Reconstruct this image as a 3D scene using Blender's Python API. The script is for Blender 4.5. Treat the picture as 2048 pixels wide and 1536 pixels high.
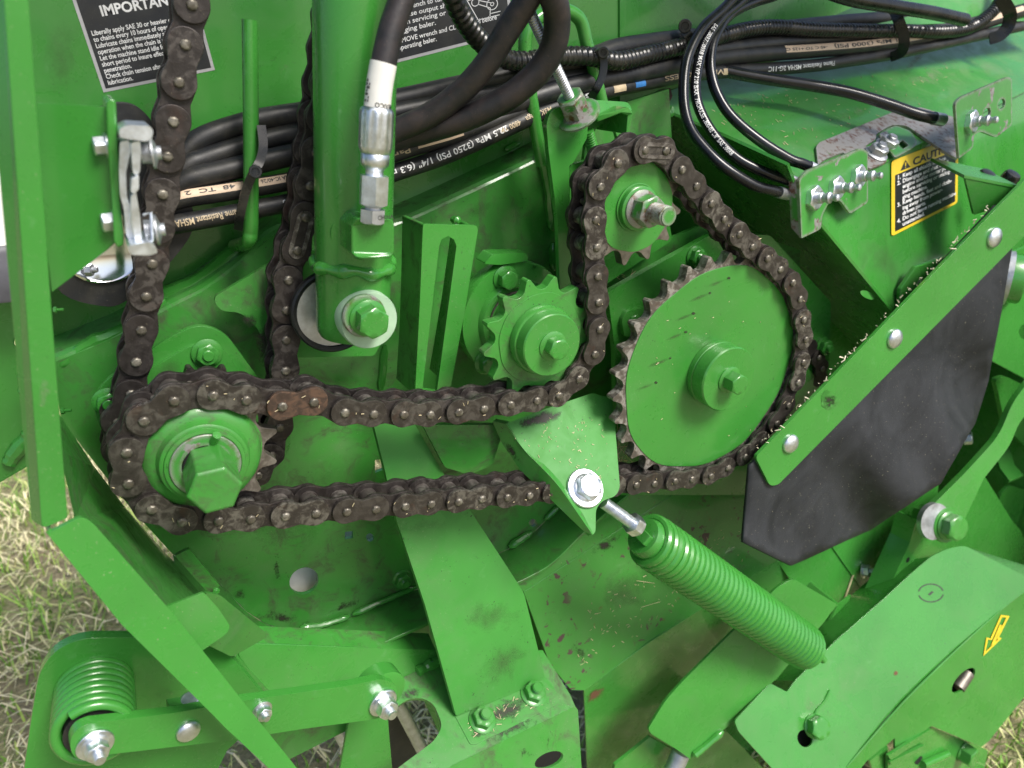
import bpy, bmesh, math, random
import numpy as np
from mathutils import Vector, Matrix
from mathutils.geometry import tessellate_polygon

for o in list(bpy.data.objects):
    bpy.data.objects.remove(o)
scene = bpy.context.scene
COL = scene.collection
R = math.radians
random.seed(7)

# ------------------------------------------------------------------ camera
# machine face = XZ plane (y into the machine), ground at z = 0, metres
CAMZ = 1.14
DIST = 0.546                      # camera to the plane of the chain pins
FPX, CX, CY = 1540.0, 1024.0, 768.0
_Y = np.array([-884., -668., 1540.]); _Y /= np.linalg.norm(_Y)
_Z = np.array([0., -1540., -668.]); _Z /= np.linalg.norm(_Z)
_X = np.cross(_Y, _Z)
CAM = Vector((0, -DIST, CAMZ))
cd = bpy.data.cameras.new('camera'); cam = bpy.data.objects.new('camera', cd); COL.objects.link(cam)
cd.sensor_width = 36; cd.lens = 36 * FPX / 2048; cd.clip_start = 0.01; cd.clip_end = 2000
cd.dof.use_dof = True; cd.dof.focus_distance = .70; cd.dof.aperture_fstop = 7.5   # phone lens, far grass a little soft
M = Matrix.Identity(4)
for i, w in enumerate((_X, _Y, _Z)):
    M[i][0] = w[0]; M[i][1] = -w[1]; M[i][2] = -w[2]
M.translation = CAM
cam.matrix_world = M
scene.camera = cam

# ------------------------------------------------------------------ sky, sun, exposure
SUN_EL, SUN_AZ = 50, 24           # high, hazy, from the front right of the machine
wd = bpy.data.worlds.new('World'); scene.world = wd; wd.use_nodes = True
nt = wd.node_tree
sky = nt.nodes.new('ShaderNodeTexSky'); sky.sky_type = 'NISHITA'; sky.sun_disc = False
sky.sun_elevation = R(SUN_EL); sky.sun_rotation = R(180 - SUN_AZ)
sky.air_density = 1.0; sky.dust_density = 3.0; sky.ozone_density = 1.0
nt.links.new(sky.outputs[0], nt.nodes['Background'].inputs[0])
nt.nodes['Background'].inputs[1].default_value = 0.115
sl = bpy.data.lights.new('sun', 'SUN'); sl.energy = 3.2; sl.angle = R(22); sl.color = (1, .96, .9)
so = bpy.data.objects.new('sun', sl); COL.objects.link(so); so.location = (1, -2, 4)
sd = Vector((math.sin(R(SUN_AZ)) * math.cos(R(SUN_EL)), -math.cos(R(SUN_AZ)) * math.cos(R(SUN_EL)), math.sin(R(SUN_EL))))
so.rotation_euler = sd.to_track_quat('Z', 'Y').to_euler()
vs = scene.view_settings
vs.view_transform = 'Standard'; vs.look = 'None'; vs.gamma = 1; vs.use_curve_mapping = False
vs.exposure = 0.48

# ------------------------------------------------------------------ pixel -> place
def ray(px, py):
    d = np.array([px - CX, py - CY, FPX]); return Vector((d @ _X, d @ _Y, d @ _Z))
def W(px, py, y=0.):
    d = ray(px, py); return CAM + d * ((DIST + y * .001) / d.y)
def mm(px, py, y=0.):             # metres per photo pixel there (mean of both directions)
    a = W(px, py, y); return ((W(px + 4, py, y) - a).length + (W(px, py + 4, y) - a).length) / 8
class Plane:
    def __init__(s, a, b, c):
        s.a, b, c = W(*a), W(*b), W(*c); s.n = (b - s.a).cross(c - s.a).normalized()
        if s.n.dot(CAM - s.a) < 0: s.n = -s.n
    def __call__(s, px, py, off=0.):
        d = ray(px, py); p0 = s.a + s.n * off * .001
        return CAM + d * ((p0 - CAM).dot(s.n) / d.dot(s.n))
class YPlane(Plane):
    def __init__(s, y): s.a = Vector((0, y * .001, 0)); s.n = Vector((0, -1, 0))
NF = Vector((0, -1, 0))

# ------------------------------------------------------------------ materials
MATS = {}
def mat(name):
    m = bpy.data.materials.new(name); m.use_nodes = True; MATS[name] = m
    return m, m.node_tree, m.node_tree.nodes['Principled BSDF']
def N(t, typ, **kw):
    n = t.nodes.new(typ)
    for k, v in kw.items():
        if hasattr(n, k) and not k.startswith('i_'): setattr(n, k, v)
        else: n.inputs[k[2:].replace('_', ' ')].default_value = v
    return n
def L(t, a, b): t.links.new(a, b)
def noise(t, scale, detail=4, rough=.55, vec=None, dist=0.):
    n = t.nodes.new('ShaderNodeTexNoise'); n.inputs['Scale'].default_value = scale
    n.inputs['Detail'].default_value = detail; n.inputs['Roughness'].default_value = rough
    n.inputs['Distortion'].default_value = dist
    if vec: L(t, vec, n.inputs['Vector'])
    return n.outputs['Fac']
def ramp(t, src, a, b, lo=0., hi=1.):
    n = t.nodes.new('ShaderNodeMapRange'); L(t, src, n.inputs[0])
    n.inputs[1].default_value = a; n.inputs[2].default_value = b; n.inputs[3].default_value = lo; n.inputs[4].default_value = hi
    return n.outputs[0]
def mixc(t, f, a, b):
    n = t.nodes.new('ShaderNodeMix'); n.data_type = 'RGBA'
    if isinstance(f, float): n.inputs[0].default_value = f
    else: L(t, f, n.inputs[0])
    for v, i in ((a, 6), (b, 7)):
        if isinstance(v, tuple): n.inputs[i].default_value = (*v, 1)
        else: L(t, v, n.inputs[i])
    return n.outputs[2]
def math_(t, op, a, b):
    n = t.nodes.new('ShaderNodeMath'); n.operation = op
    for v, i in ((a, 0), (b, 1)):
        if isinstance(v, (int, float)): n.inputs[i].default_value = v
        else: L(t, v, n.inputs[i])
    return n.outputs[0]
def bump(t, bs, h, strength, dist):
    n = t.nodes.new('ShaderNodeBump'); n.inputs['Strength'].default_value = strength; n.inputs['Distance'].default_value = dist
    L(t, h, n.inputs['Height']); L(t, n.outputs[0], bs.inputs['Normal'])
def pos(t): return t.nodes.new('ShaderNodeNewGeometry').outputs['Position']

def paint(name, dirt=.25, rust=0., blotch=0., chip=0., rough=.26, base=(.044, .246, .034), scuff=0., coat=.4):
    m, t, b = mat(name); p = pos(t)
    v = noise(t, 9, 3, vec=p)
    c = mixc(t, ramp(t, v, .3, .7), tuple(x * .88 for x in base), tuple(min(1, x * 1.1) for x in base))
    # thin film of dust, uneven
    d1 = noise(t, 28, 6, .65, p, .6); d2 = noise(t, 6, 3, .5, p)
    dm = math_(t, 'MULTIPLY', ramp(t, d1, .42, .78), ramp(t, d2, .35, .7))
    dm = math_(t, 'MULTIPLY', dm, dirt)
    c = mixc(t, dm, c, (.16, .155, .11))
    # dark oily specks
    s = noise(t, 420, 2, .5, p); s2 = noise(t, 22, 3, .6, p)
    sm = math_(t, 'MULTIPLY', ramp(t, s, .67, .71), ramp(t, s2, .48, .62)); sm = math_(t, 'MULTIPLY', sm, min(1, dirt * 2.2))
    c = mixc(t, sm, c, (.018, .022, .014))
    w = noise(t, 700, 1, .5, p); wm = math_(t, 'MULTIPLY', ramp(t, w, .735, .76), ramp(t, d2, .45, .6)); wm = math_(t, 'MULTIPLY', wm, .55)
    c = mixc(t, wm, c, (.38, .40, .26))
    # bleached water marks
    wv = noise(t, 55, 5, .7, p, 1.5); wmk = math_(t, 'MULTIPLY', ramp(t, wv, .60, .75), .10)
    c = mixc(t, wmk, c, (.35, .55, .35))
    r = math_(t, 'ADD', ramp(t, d1, .3, .8, rough - .05, rough + .12), math_(t, 'MULTIPLY', dm, .9))
    if scuff:
        q = noise(t, 36, 7, .72, p, .8); z = math_(t, 'MULTIPLY', ramp(t, q, .5, .68), scuff); c = mixc(t, z, c, (.06, .055, .035))
        r = math_(t, 'ADD', r, math_(t, 'MULTIPLY', z, .4))
    if blotch:
        q = noise(t, 75, 4, .6, p, .4); q2 = noise(t, 11, 2, .5, p)
        z = math_(t, 'MULTIPLY', ramp(t, q, .60, .625), ramp(t, q2, .40, .52)); z = math_(t, 'MULTIPLY', z, blotch)
        c = mixc(t, z, c, (.075, .045, .04)); r = math_(t, 'ADD', r, math_(t, 'MULTIPLY', z, .3))
    if rust:
        q = noise(t, 60, 5, .65, p, .5); z = math_(t, 'MULTIPLY', ramp(t, q, .66, .70), rust); c = mixc(t, z, c, (.13, .045, .02))
    mt = None
    if chip:
        q = noise(t, 38, 6, .62, p, .5)
        bv = t.nodes.new('ShaderNodeBevel'); bv.samples = 4; bv.inputs['Radius'].default_value = .006      # worn along edges first
        ge = t.nodes.new('ShaderNodeNewGeometry'); dt = t.nodes.new('ShaderNodeVectorMath'); dt.operation = 'DOT_PRODUCT'
        L(t, bv.outputs[0], dt.inputs[0]); L(t, ge.outputs['Normal'], dt.inputs[1])
        edge = ramp(t, dt.outputs['Value'], 1., .86)
        q = math_(t, 'ADD', q, math_(t, 'MULTIPLY', edge, .36))
        z = ramp(t, q, .66 - .15 * chip, .68 - .15 * chip)
        ru = noise(t, 150, 5, .6, p); steel = mixc(t, ramp(t, ru, .5, .66), (.30, .29, .28), (.13, .055, .03))
        c = mixc(t, z, c, steel); r = math_(t, 'ADD', r, math_(t, 'MULTIPLY', z, .12))
        mt = math_(t, 'MULTIPLY', z, .35); L(t, mt, b.inputs['Metallic'])
    L(t, c, b.inputs['Base Color']); L(t, r, b.inputs['Roughness'])
    b.inputs['Coat Weight'].default_value = coat; b.inputs['Coat Roughness'].default_value = .09
    o = noise(t, 160, 2, .5, p); o2 = noise(t, 900, 2, .5, p)
    h = math_(t, 'ADD', o, math_(t, 'MULTIPLY', o2, .15)); bump(t, b, h, .10, .0006)
    return m
paint('green')
paint('green_clean', dirt=.10, rough=.25)
paint('green_dusty', dirt=.5, rough=.36)
paint('green_panel', dirt=.22, rough=.27)
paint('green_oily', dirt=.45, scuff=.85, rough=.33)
paint('green_grime', dirt=.4, scuff=.75, rough=.34)  # grime made heavier, also puts recess shade into the side plate
paint('green_tray', dirt=.35, blotch=1., rust=.4, rough=.34)
paint('green_rusty', dirt=.35, rust=.7, rough=.32)
paint('green_chipped', dirt=.2, chip=1., rough=.38)
paint('green_halfchip', dirt=.2, chip=.35, rough=.36)
paint('green_bare', dirt=.2, chip=2.2, rough=.4)
m_ = paint('green_disc', dirt=.25, rough=.30)
def rings(m, cx, cz):
    """faint turning marks round a hub"""
    t = m.node_tree; b = t.nodes['Principled BSDF']; s = t.nodes.new('ShaderNodeSeparateXYZ'); L(t, pos(t), s.inputs[0])
    d = math_(t, 'SQRT', math_(t, 'ADD', math_(t, 'POWER', math_(t, 'SUBTRACT', s.outputs['X'], cx), 2.), math_(t, 'POWER', math_(t, 'SUBTRACT', s.outputs['Z'], cz), 2.)), 0.)
    n = t.nodes.new('ShaderNodeTexNoise'); n.noise_dimensions = '1D'; n.inputs['Scale'].default_value = 420; n.inputs['Detail'].default_value = 3; L(t, d, n.inputs['W'])
    bump(t, b, n.outputs['Fac'], .06, .0008)
rings(m_, .5307, CAMZ - .3074)
paint('green_matte', dirt=.45, rough=.55, coat=.03)
paint('weld_green', dirt=.12, rough=.16)

def simple(name, col, rough, metal=0., var=.25, scale=60., bmp=.0, bscale=300., dust=0., dustc=(.2, .18, .13), spec=.5):
    m, t, b = mat(name); p = pos(t)
    n = noise(t, scale, 5, .6, p)
    c = mixc(t, ramp(t, n, .3, .7), tuple(x * (1 - var) for x in col), tuple(min(1, x * (1 + var)) for x in col))
    if dust:
        d = noise(t, 45, 6, .7, p, .5); c = mixc(t, math_(t, 'MULTIPLY', ramp(t, d, .42, .8), dust), c, dustc)
        s = noise(t, 650, 1, .5, p); c = mixc(t, math_(t, 'MULTIPLY', ramp(t, s, .7, .74), dust), c, dustc)
    L(t, c, b.inputs['Base Color']); L(t, ramp(t, n, .2, .8, max(.03, rough - .08), rough + .1), b.inputs['Roughness'])
    b.inputs['Metallic'].default_value = metal; b.inputs['Specular IOR Level'].default_value = spec
    if bmp: bump(t, b, noise(t, bscale, 3, .6, p), bmp, .0008)
    return m
simple('rubber', (.010, .011, .013), .46, bmp=.10, dust=.18)
simple('rubber_soft', (.015, .014, .016), .48, var=.35, bmp=.2, bscale=500, dust=.45, dustc=(.09, .06, .05))
simple('plastic', (.008, .009, .010), .28, dust=.18)
simple('plastic_gloss', (.005, .006, .010), .24, dust=.05)
simple('zinc', (.74, .78, .83), .36, 1., .2, 130, .25, 420)
simple('zinc_dull', (.56, .58, .62), .45, .9, .2, 120, .2, 500, dust=.25)
simple('nylon', (.36, .52, .36), .35, 0., .1)
simple('chrome', (.80, .81, .82), .07, 1., .05)
simple('steel_worn', (.24, .22, .19), .42, .85, .35, 140, .25, 500, dust=.25, dustc=(.06, .05, .04))
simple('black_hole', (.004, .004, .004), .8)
simple('decal_black', (.016, .018, .022), .33, var=.3, scale=30, dust=.10)
simple('decal_white', (.80, .80, .80), .4, var=.1, dust=.25)
simple('decal_silver', (.46, .46, .47), .38, .25, .1, dust=.1)
simple('decal_yellow', (.80, .58, .03), .35, var=.05, dust=.1)
simple('peach', (.66, .50, .36), .5, var=.1, dust=.2)
simple('blue_print', (.03, .16, .42), .5)
simple('white_label', (.78, .77, .73), .4, var=.05, dust=.1)
simple('ink', (.03, .03, .03), .5)
simple('gold_print', (.50, .40, .26), .5)
simple('mud', (.075, .04, .026), .9, bmp=.8, bscale=400)
simple('straw', (.62, .52, .32), .7, var=.4, scale=40)
simple('straw_pale', (.74, .68, .52), .8, var=.3, scale=60)
simple('grey_cap', (.11, .11, .13), .5)

def chain_mat(name, dark, light, amt, rustc=(.16, .055, .025), rusta=.25, rough=.5):
    m, t, b = mat(name); p = pos(t)
    oi = t.nodes.new('ShaderNodeObjectInfo').outputs['Random']
    n1 = noise(t, 120, 6, .65, p, .6); n2 = noise(t, 40, 4, .6, p); n3 = noise(t, 600, 3, .6, p)
    c = mixc(t, ramp(t, n1, .35, .65), dark, tuple(x * 1.55 for x in dark))
    wm = math_(t, 'MULTIPLY', ramp(t, n1, .48, .60), amt); wm = math_(t, 'MULTIPLY', wm, ramp(t, oi, .2, .9, .1, 1.))
    c = mixc(t, wm, c, light)
    c = mixc(t, math_(t, 'MULTIPLY', ramp(t, n2, .60, .72), rusta), c, rustc)
    c = mixc(t, math_(t, 'MULTIPLY', ramp(t, n3, .66, .70), .5), c, (.16, .14, .10))
    L(t, c, b.inputs['Base Color']); b.inputs['Metallic'].default_value = .5
    L(t, ramp(t, n1, .3, .7, rough - .1, rough + .16), b.inputs['Roughness'])
    h = math_(t, 'ADD', n1, math_(t, 'MULTIPLY', n3, .6)); bump(t, b, h, .35, .0007)
chain_mat('chain_plate', (.045, .039, .034), (.24, .225, .19), .65, rough=.40)
chain_mat('chain_dark', (.033, .028, .026), (.16, .145, .13), .4, rough=.42, rusta=.12)
chain_mat('chain_rusty', (.060, .040, .030), (.22, .12, .07), .8, (.34, .13, .045), .6, .6)
chain_mat('chain_roller', (.085, .075, .068), (.34, .32, .29), .7, rough=.32)
chain_mat('chain_pin', (.10, .09, .072), (.32, .30, .25), .8, rusta=.1, rough=.36)
chain_mat('tooth_bare', (.12, .105, .090), (.46, .44, .40), .75, (.14, .06, .03), .35, .42)

def flap_mat():
    m, t, b = mat('flap_rubber'); p = pos(t)
    n = noise(t, 14, 6, .65, p, 1.2); n2 = noise(t, 400, 3, .6, p); s = noise(t, 520, 1, .5, p)
    c = mixc(t, ramp(t, n, .35, .72), (.008, .010, .013), (.030, .033, .039))
    c = mixc(t, math_(t, 'MULTIPLY', ramp(t, s, .735, .76), .8), c, (.22, .20, .14))
    L(t, c, b.inputs['Base Color']); b.inputs['Roughness'].default_value = .62
    w = t.nodes.new('ShaderNodeTexWave'); w.inputs['Scale'].default_value = 260; w.inputs['Distortion'].default_value = .6
    mp = t.nodes.new('ShaderNodeMapping'); mp.inputs['Rotation'].default_value = (0, R(35), 0); L(t, p, mp.inputs[0]); L(t, mp.outputs[0], w.inputs[0])
    h = math_(t, 'ADD', math_(t, 'MULTIPLY', w.outputs['Fac'], .5), n2); bump(t, b, h, .35, .0006)
flap_mat()
def stain_mat(name, col, rough, sc, lo, hi):
    """thin dirt with a ragged outline: dense in the middle of its patch, broken up towards the rim"""
    m, t, b = mat(name); p = pos(t)
    at = t.nodes.new('ShaderNodeAttribute'); at.attribute_name = 'fall'
    n = noise(t, sc, 7, .72, p, .7); n2 = noise(t, 500, 3, .6, p)
    v = math_(t, 'ADD', math_(t, 'MULTIPLY', n, .75), math_(t, 'MULTIPLY', n2, .25))
    a = ramp(t, math_(t, 'ADD', v, math_(t, 'MULTIPLY', math_(t, 'SUBTRACT', at.outputs['Fac'], .5), .42)), lo, hi)
    a = math_(t, 'MULTIPLY', a, ramp(t, at.outputs['Fac'], 0., .25))
    a = math_(t, 'MULTIPLY', a, .85)
    b.inputs['Base Color'].default_value = (*col, 1); b.inputs['Roughness'].default_value = rough; L(t, a, b.inputs['Alpha'])
stain_mat('stain_grease', (.030, .027, .020), .55, 55, .50, .66)
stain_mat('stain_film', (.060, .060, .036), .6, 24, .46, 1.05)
stain_mat('stain_dust', (.30, .29, .22), .8, 40, .48, 1.0)
stain_mat('stain_rust', (.16, .07, .04), .8, 120, .45, .6)
def ground_mats():
    m, t, b = mat('soil'); p = pos(t)
    n = noise(t, 5, 6, .65, p, .5); n2 = noise(t, 90, 4, .6, p)
    c = mixc(t, ramp(t, n, .38, .62), (.30, .235, .16), (.20, .24, .08)); c = mixc(t, ramp(t, n2, .4, .7), c, (.42, .36, .22))
    L(t, c, b.inputs['Base Color']); b.inputs['Roughness'].default_value = .95; bump(t, b, n2, .8, .02)
    m, t, b = mat('grass_blade'); p = pos(t)
    at = t.nodes.new('ShaderNodeAttribute'); at.attribute_name = 'tint'
    n = noise(t, 4, 4, .6, p)
    f = ramp(t, math_(t, 'ADD', at.outputs['Fac'], math_(t, 'MULTIPLY', math_(t, 'SUBTRACT', n, .5), 1.6)), .25, .8)
    cr = t.nodes.new('ShaderNodeValToRGB'); L(t, f, cr.inputs[0])
    e = cr.color_ramp.elements; e[0].color = (.18, .38, .05, 1); e[1].color = (.82, .74, .46, 1)
    k = e.new(.42); k.color = (.38, .52, .11, 1); k = e.new(.70); k.color = (.62, .62, .27, 1)
    L(t, cr.outputs[0], b.inputs['Base Color']); b.inputs['Roughness'].default_value = .6
ground_mats()

# ------------------------------------------------------------------ mesh builder
def spline(pts, n=8, closed=False):
    P = [Vector(p) for p in pts]; out = []
    m = len(P); rng = range(m) if closed else range(m - 1)
    for i in rng:
        p1, p2 = P[i], P[(i + 1) % m]
        p0 = P[i - 1] if (closed or i > 0) else p1 * 2 - p2
        p3 = P[(i + 2) % m] if (closed or i + 2 < m) else p2 * 2 - p1
        for k in range(n):
            u = k / n
            out.append(.5 * ((2 * p1) + (p2 - p0) * u + (2 * p0 - 5 * p1 + 4 * p2 - p3) * u * u + (3 * p1 - p0 - 3 * p2 + p3) * u ** 3))
    if not closed: out.append(P[-1].copy())
    return out
def rnd(pts, r=8, n=5):
    """round the corners of a pixel polygon; a point may carry its own radius as third value"""
    out = []; m = len(pts)
    for i in range(m):
        p = Vector(pts[i][:2]); a = Vector(pts[i - 1][:2]); b = Vector(pts[(i + 1) % m][:2])
        rr = pts[i][2] if len(pts[i]) > 2 else r
        if rr <= 0: out.append((p.x, p.y)); continue
        da, db = (a - p), (b - p); k = min(rr, da.length * .48, db.length * .48)
        s, e = p + da.normalized() * k, p + db.normalized() * k
        for j in range(n + 1):
            u = j / n; q = s * (1 - u) ** 2 + p * 2 * u * (1 - u) + e * u * u; out.append((q.x, q.y))
    return out
def ell(cx, cy, rx, ry, rot=0., n=24):
    c, s = math.cos(R(rot)), math.sin(R(rot))
    return [(cx + rx * math.cos(a) * c - ry * math.sin(a) * s, cy + rx * math.cos(a) * s + ry * math.sin(a) * c) for a in (i * 2 * math.pi / n for i in range(n))]
def basis(ax):
    ax = Vector(ax).normalized(); h = Vector((0, 0, 1)) if abs(ax.z) < .9 else Vector((1, 0, 0))
    u = h.cross(ax).normalized(); return u, ax.cross(u), ax

class MB:
    def __init__(s): s.v = []; s.f = []; s.sm = []; s.beads = []
    def add(s, vs, fs, smooth=False):
        k = len(s.v); s.v += [Vector(v) for v in vs]; s.f += [tuple(i + k for i in f) for f in fs]; s.sm += [smooth] * len(fs); return s
    def poly(s, outer, off, holes=()):
        """closed solid from a polygon of 3D points and an offset vector (or one per point)"""
        loops = [outer] + list(holes); flat = [Vector(p) for l in loops for p in l]; n = len(flat)
        tris = tessellate_polygon([[Vector(p) for p in l] for l in loops])
        vs = flat + [p + off for p in flat]; fs = []
        ref = None
        for a, b, c in tris:
            nn = (flat[b] - flat[a]).cross(flat[c] - flat[a])
            if nn.dot(off) > 0: a, b, c = a, c, b
            fs.append((a, b, c)); fs.append((a + n, c + n, b + n))
        k = 0
        for l in loops:
            m = len(l)
            for i in range(m):
                j = (i + 1) % m; fs.append((k + i, k + j, k + j + n, k + i + n))
            k += m
        return s.add(vs, fs)
    def plate(s, pl, pts, t, holes=(), off=0.):
        return s.poly([pl(p[0], p[1], off) for p in pts], -pl.n * t * .001, [[pl(p[0], p[1], off) for p in h] for h in holes])
    def strip(s, A, B, t=None, smooth=True):
        """sheet between two rows of 3D points, with thickness vector t"""
        n = len(A); vs = list(A) + list(B); fs = [(i, i + 1, n + i + 1, n + i) for i in range(n - 1)]
        if t is not None:
            vs += [p + t for p in A] + [p + t for p in B]; m = 2 * n
            fs += [(m + i, m + n + i, m + n + i + 1, m + i + 1) for i in range(n - 1)]
            fs += [(i, m + i, m + i + 1, i + 1) for i in range(n - 1)] + [(n + i, n + i + 1, m + n + i + 1, m + n + i) for i in range(n - 1)]
            fs += [(0, n, m + n, m), (n - 1, m + n - 1, m + 2 * n - 1, 2 * n - 1)]
        return s.add(vs, fs, smooth)
    def tube(s, path, r, sides=14, caps=True, rf=None):
        n = len(path); vs = []; fs = []
        t0 = (path[1] - path[0]).normalized(); u = basis(t0)[0]
        for i, p in enumerate(path):
            t = (path[min(i + 1, n - 1)] - path[max(i - 1, 0)]).normalized()
            u = (u - t * u.dot(t)).normalized(); w = t.cross(u)
            rr = (r[i] if isinstance(r, (list, tuple)) else r) * (rf(i) if rf else 1)
            for k in range(sides):
                a = 2 * math.pi * k / sides; vs.append(p + (u * math.cos(a) + w * math.sin(a)) * rr)
        for i in range(n - 1):
            for k in range(sides):
                j = (k + 1) % sides; fs.append((i * sides + k, i * sides + j, (i + 1) * sides + j, (i + 1) * sides + k))
        s.add(vs, fs, True)
        if caps:
            b = len(s.v) - len(vs)
            s.f += [tuple(b + k for k in reversed(range(sides))), tuple(b + (n - 1) * sides + k for k in range(sides))]; s.sm += [False, False]
        return s
    def lathe(s, c, ax, prof, seg=32, smooth=True, rfun=None, split=True):
        """rings (radius, height) round an axis; sharp where asked by repeating a ring"""
        u, w, ax = basis(ax); vs = []; fs = []
        for r, h in prof:
            for k in range(seg):
                a = 2 * math.pi * k / seg; vs.append(Vector(c) + ax * h + (u * math.cos(a) + w * math.sin(a)) * max(r, 1e-6))
        for i in range(len(prof) - 1):
            for k in range(seg):
                j = (k + 1) % seg; fs.append((i * seg + k, i * seg + j, (i + 1) * seg + j, (i + 1) * seg + k))
        fs.append(tuple(reversed(range(seg)))); fs.append(tuple((len(prof) - 1) * seg + k for k in range(seg)))
        return s.add(vs, fs, smooth)
    def hexa(s, c, ax, a, h, rot=0., cham=.5, base=0.):
        """hexagonal head, a = half width across flats, corners chamfered"""
        u, w, ax = basis(ax); seg = 36; vs = []; fs = []
        def rh(t):
            q = (t - rot) % (math.pi / 3) - math.pi / 6; return a / math.cos(q)
        rows = []
        for kind in range(4):
            for k in range(seg):
                t = 2 * math.pi * k / seg
                if kind == 0: r, z = rh(t), base
                elif kind == 1: r = rh(t); z = h - (r - a) * cham * 1.4 - a * .06
                elif kind == 2: r, z = a * .93, h
                else: r, z = a * .6, h
                vs.append(Vector(c) + ax * z + (u * math.cos(t) + w * math.sin(t)) * r)
        for i in range(3):
            for k in range(seg):
                j = (k + 1) % seg; fs.append((i * seg + k, i * seg + j, (i + 1) * seg + j, (i + 1) * seg + k))
        fs.append(tuple(3 * seg + k for k in range(seg))); fs.append(tuple(reversed(range(seg))))
        return s.add(vs, fs, False)
    def thread(s, a, b, r, pitch=.0016, seg=16, depth=.13):
        d = b - a; n = max(2, int(d.length / pitch)); prof = []
        for i in range(n):
            prof += [(r, i * pitch), (r, (i + .35) * pitch), (r * (1 - depth), (i + .7) * pitch)]
        prof.append((r * .85, d.length)); return s.lathe(a, d, prof, seg)
    def build(s, name, material, parent=None, label=None, cat=None, group=None, kind=None, bevel=0., seg=2, recalc=True):
        me = bpy.data.meshes.new(name)
        if s.v:
            lo = Vector([min(v[i] for v in s.v) for i in range(3)]); hi = Vector([max(v[i] for v in s.v) for i in range(3)])
        else: lo = hi = Vector((0, 0, 0))
        org = Vector(((lo.x + hi.x) / 2, (lo.y + hi.y) / 2, lo.z))
        me.from_pydata([v - org for v in s.v], [], s.f)
        me.polygons.foreach_set('use_smooth', s.sm)
        if recalc:
            bm = bmesh.new(); bm.from_mesh(me); bmesh.ops.recalc_face_normals(bm, faces=bm.faces); bm.to_mesh(me); bm.free()
        me.materials.append(MATS[material])
        if any(s.sm) and hasattr(me, 'set_sharp_from_angle'): me.set_sharp_from_angle(angle=R(38))
        return link(name, me, org, parent, label, cat, group, kind, bevel, seg)
WORLD_LOC = {}
def link(name, me, org, parent=None, label=None, cat=None, group=None, kind=None, bevel=0., seg=2):
    o = bpy.data.objects.new(name, me); COL.objects.link(o)
    WORLD_LOC[o.name] = Vector(org)
    if parent: o.parent = parent; o.location = Vector(org) - WORLD_LOC[parent.name]
    else: o.location = org
    if bevel:
        b = o.modifiers.new('bevel', 'BEVEL'); b.width = bevel * .001; b.segments = seg; b.limit_method = 'ANGLE'; b.angle_limit = R(40); b.harden_normals = False
    tag(o, label, cat, group, kind); return o
def tag(o, label=None, cat=None, group=None, kind=None):
    for k, v in (('label', label), ('category', cat), ('group', group), ('kind', kind)):
        if v: o[k] = v
def thing(name, loc, label, cat, group=None):
    o = bpy.data.objects.new(name, None); COL.objects.link(o); o.empty_display_size = .01
    o.location = loc; WORLD_LOC[o.name] = Vector(loc); tag(o, label, cat, group); return o

# ------------------------------------------------------------------ text
_tc = {}
def text2d(s, bold=.0):
    k = (s, bold)
    if k not in _tc:
        cu = bpy.data.curves.new('t', 'FONT'); cu.body = s; cu.size = 1; cu.resolution_u = 3; cu.offset = bold
        ob = bpy.data.objects.new('t', cu); me = bpy.data.meshes.new_from_object(ob)
        vs = [(v.co.x, v.co.y) for v in me.vertices]; fs = [tuple(p.vertices) for p in me.polygons]
        bpy.data.objects.remove(ob); bpy.data.curves.remove(cu); bpy.data.meshes.remove(me)
        _tc[k] = (vs, fs)
    return _tc[k]
def put_text(mb, s, fn, x, y, size, width=None, bold=.012, xs=.86):
    """fn maps decal (u,v) to 3D; width squeezes the line to a given length"""
    vs, fs = text2d(s, bold)
    if not vs: return
    w = max(v[0] for v in vs)
    k = (width / w) if width else size * xs
    mb.add([fn(x + v[0] * k, y + v[1] * size) for v in vs], fs)
def arclen(path):
    c = [0.]
    for i in range(1, len(path)): c.append(c[-1] + (path[i] - path[i - 1]).length)
    return c
def on_tube(path, r, flip=False):
    """(s, h) -> point on the camera side of a tube; s along from start, h across"""
    if flip: path = path[::-1]
    cl = arclen(path)
    def fn(s, h, lift=.00025):
        s = min(max(s, 0), cl[-1] - 1e-6); i = max(k for k in range(len(cl) - 1) if cl[k] <= s)
        u = (s - cl[i]) / max(1e-9, cl[i + 1] - cl[i]); c = path[i].lerp(path[i + 1], u)
        t0 = (path[min(i + 1, len(path) - 1)] - path[max(i - 1, 0)]).normalized(); t1 = (path[min(i + 2, len(path) - 1)] - path[i]).normalized()
        t = t0.lerp(t1, u).normalized()
        n = (CAM - c); n = (n - t * n.dot(t)).normalized(); b = n.cross(t)
        a = h / r; return c + (n * math.cos(a) + b * math.sin(a)) * (r + lift)
    return fn, cl[-1]
def band(mb, fn, s0, s1, h0, h1, n=40, m=5, lift=.00012):
    A = [[fn(s0 + (s1 - s0) * i / n, h0 + (h1 - h0) * j / m, lift) for j in range(m + 1)] for i in range(n + 1)]
    vs = [p for r_ in A for p in r_]; fs = [(i * (m + 1) + j, (i + 1) * (m + 1) + j, (i + 1) * (m + 1) + j + 1, i * (m + 1) + j + 1) for i in range(n) for j in range(m)]
    mb.add(vs, fs, True)

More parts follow.
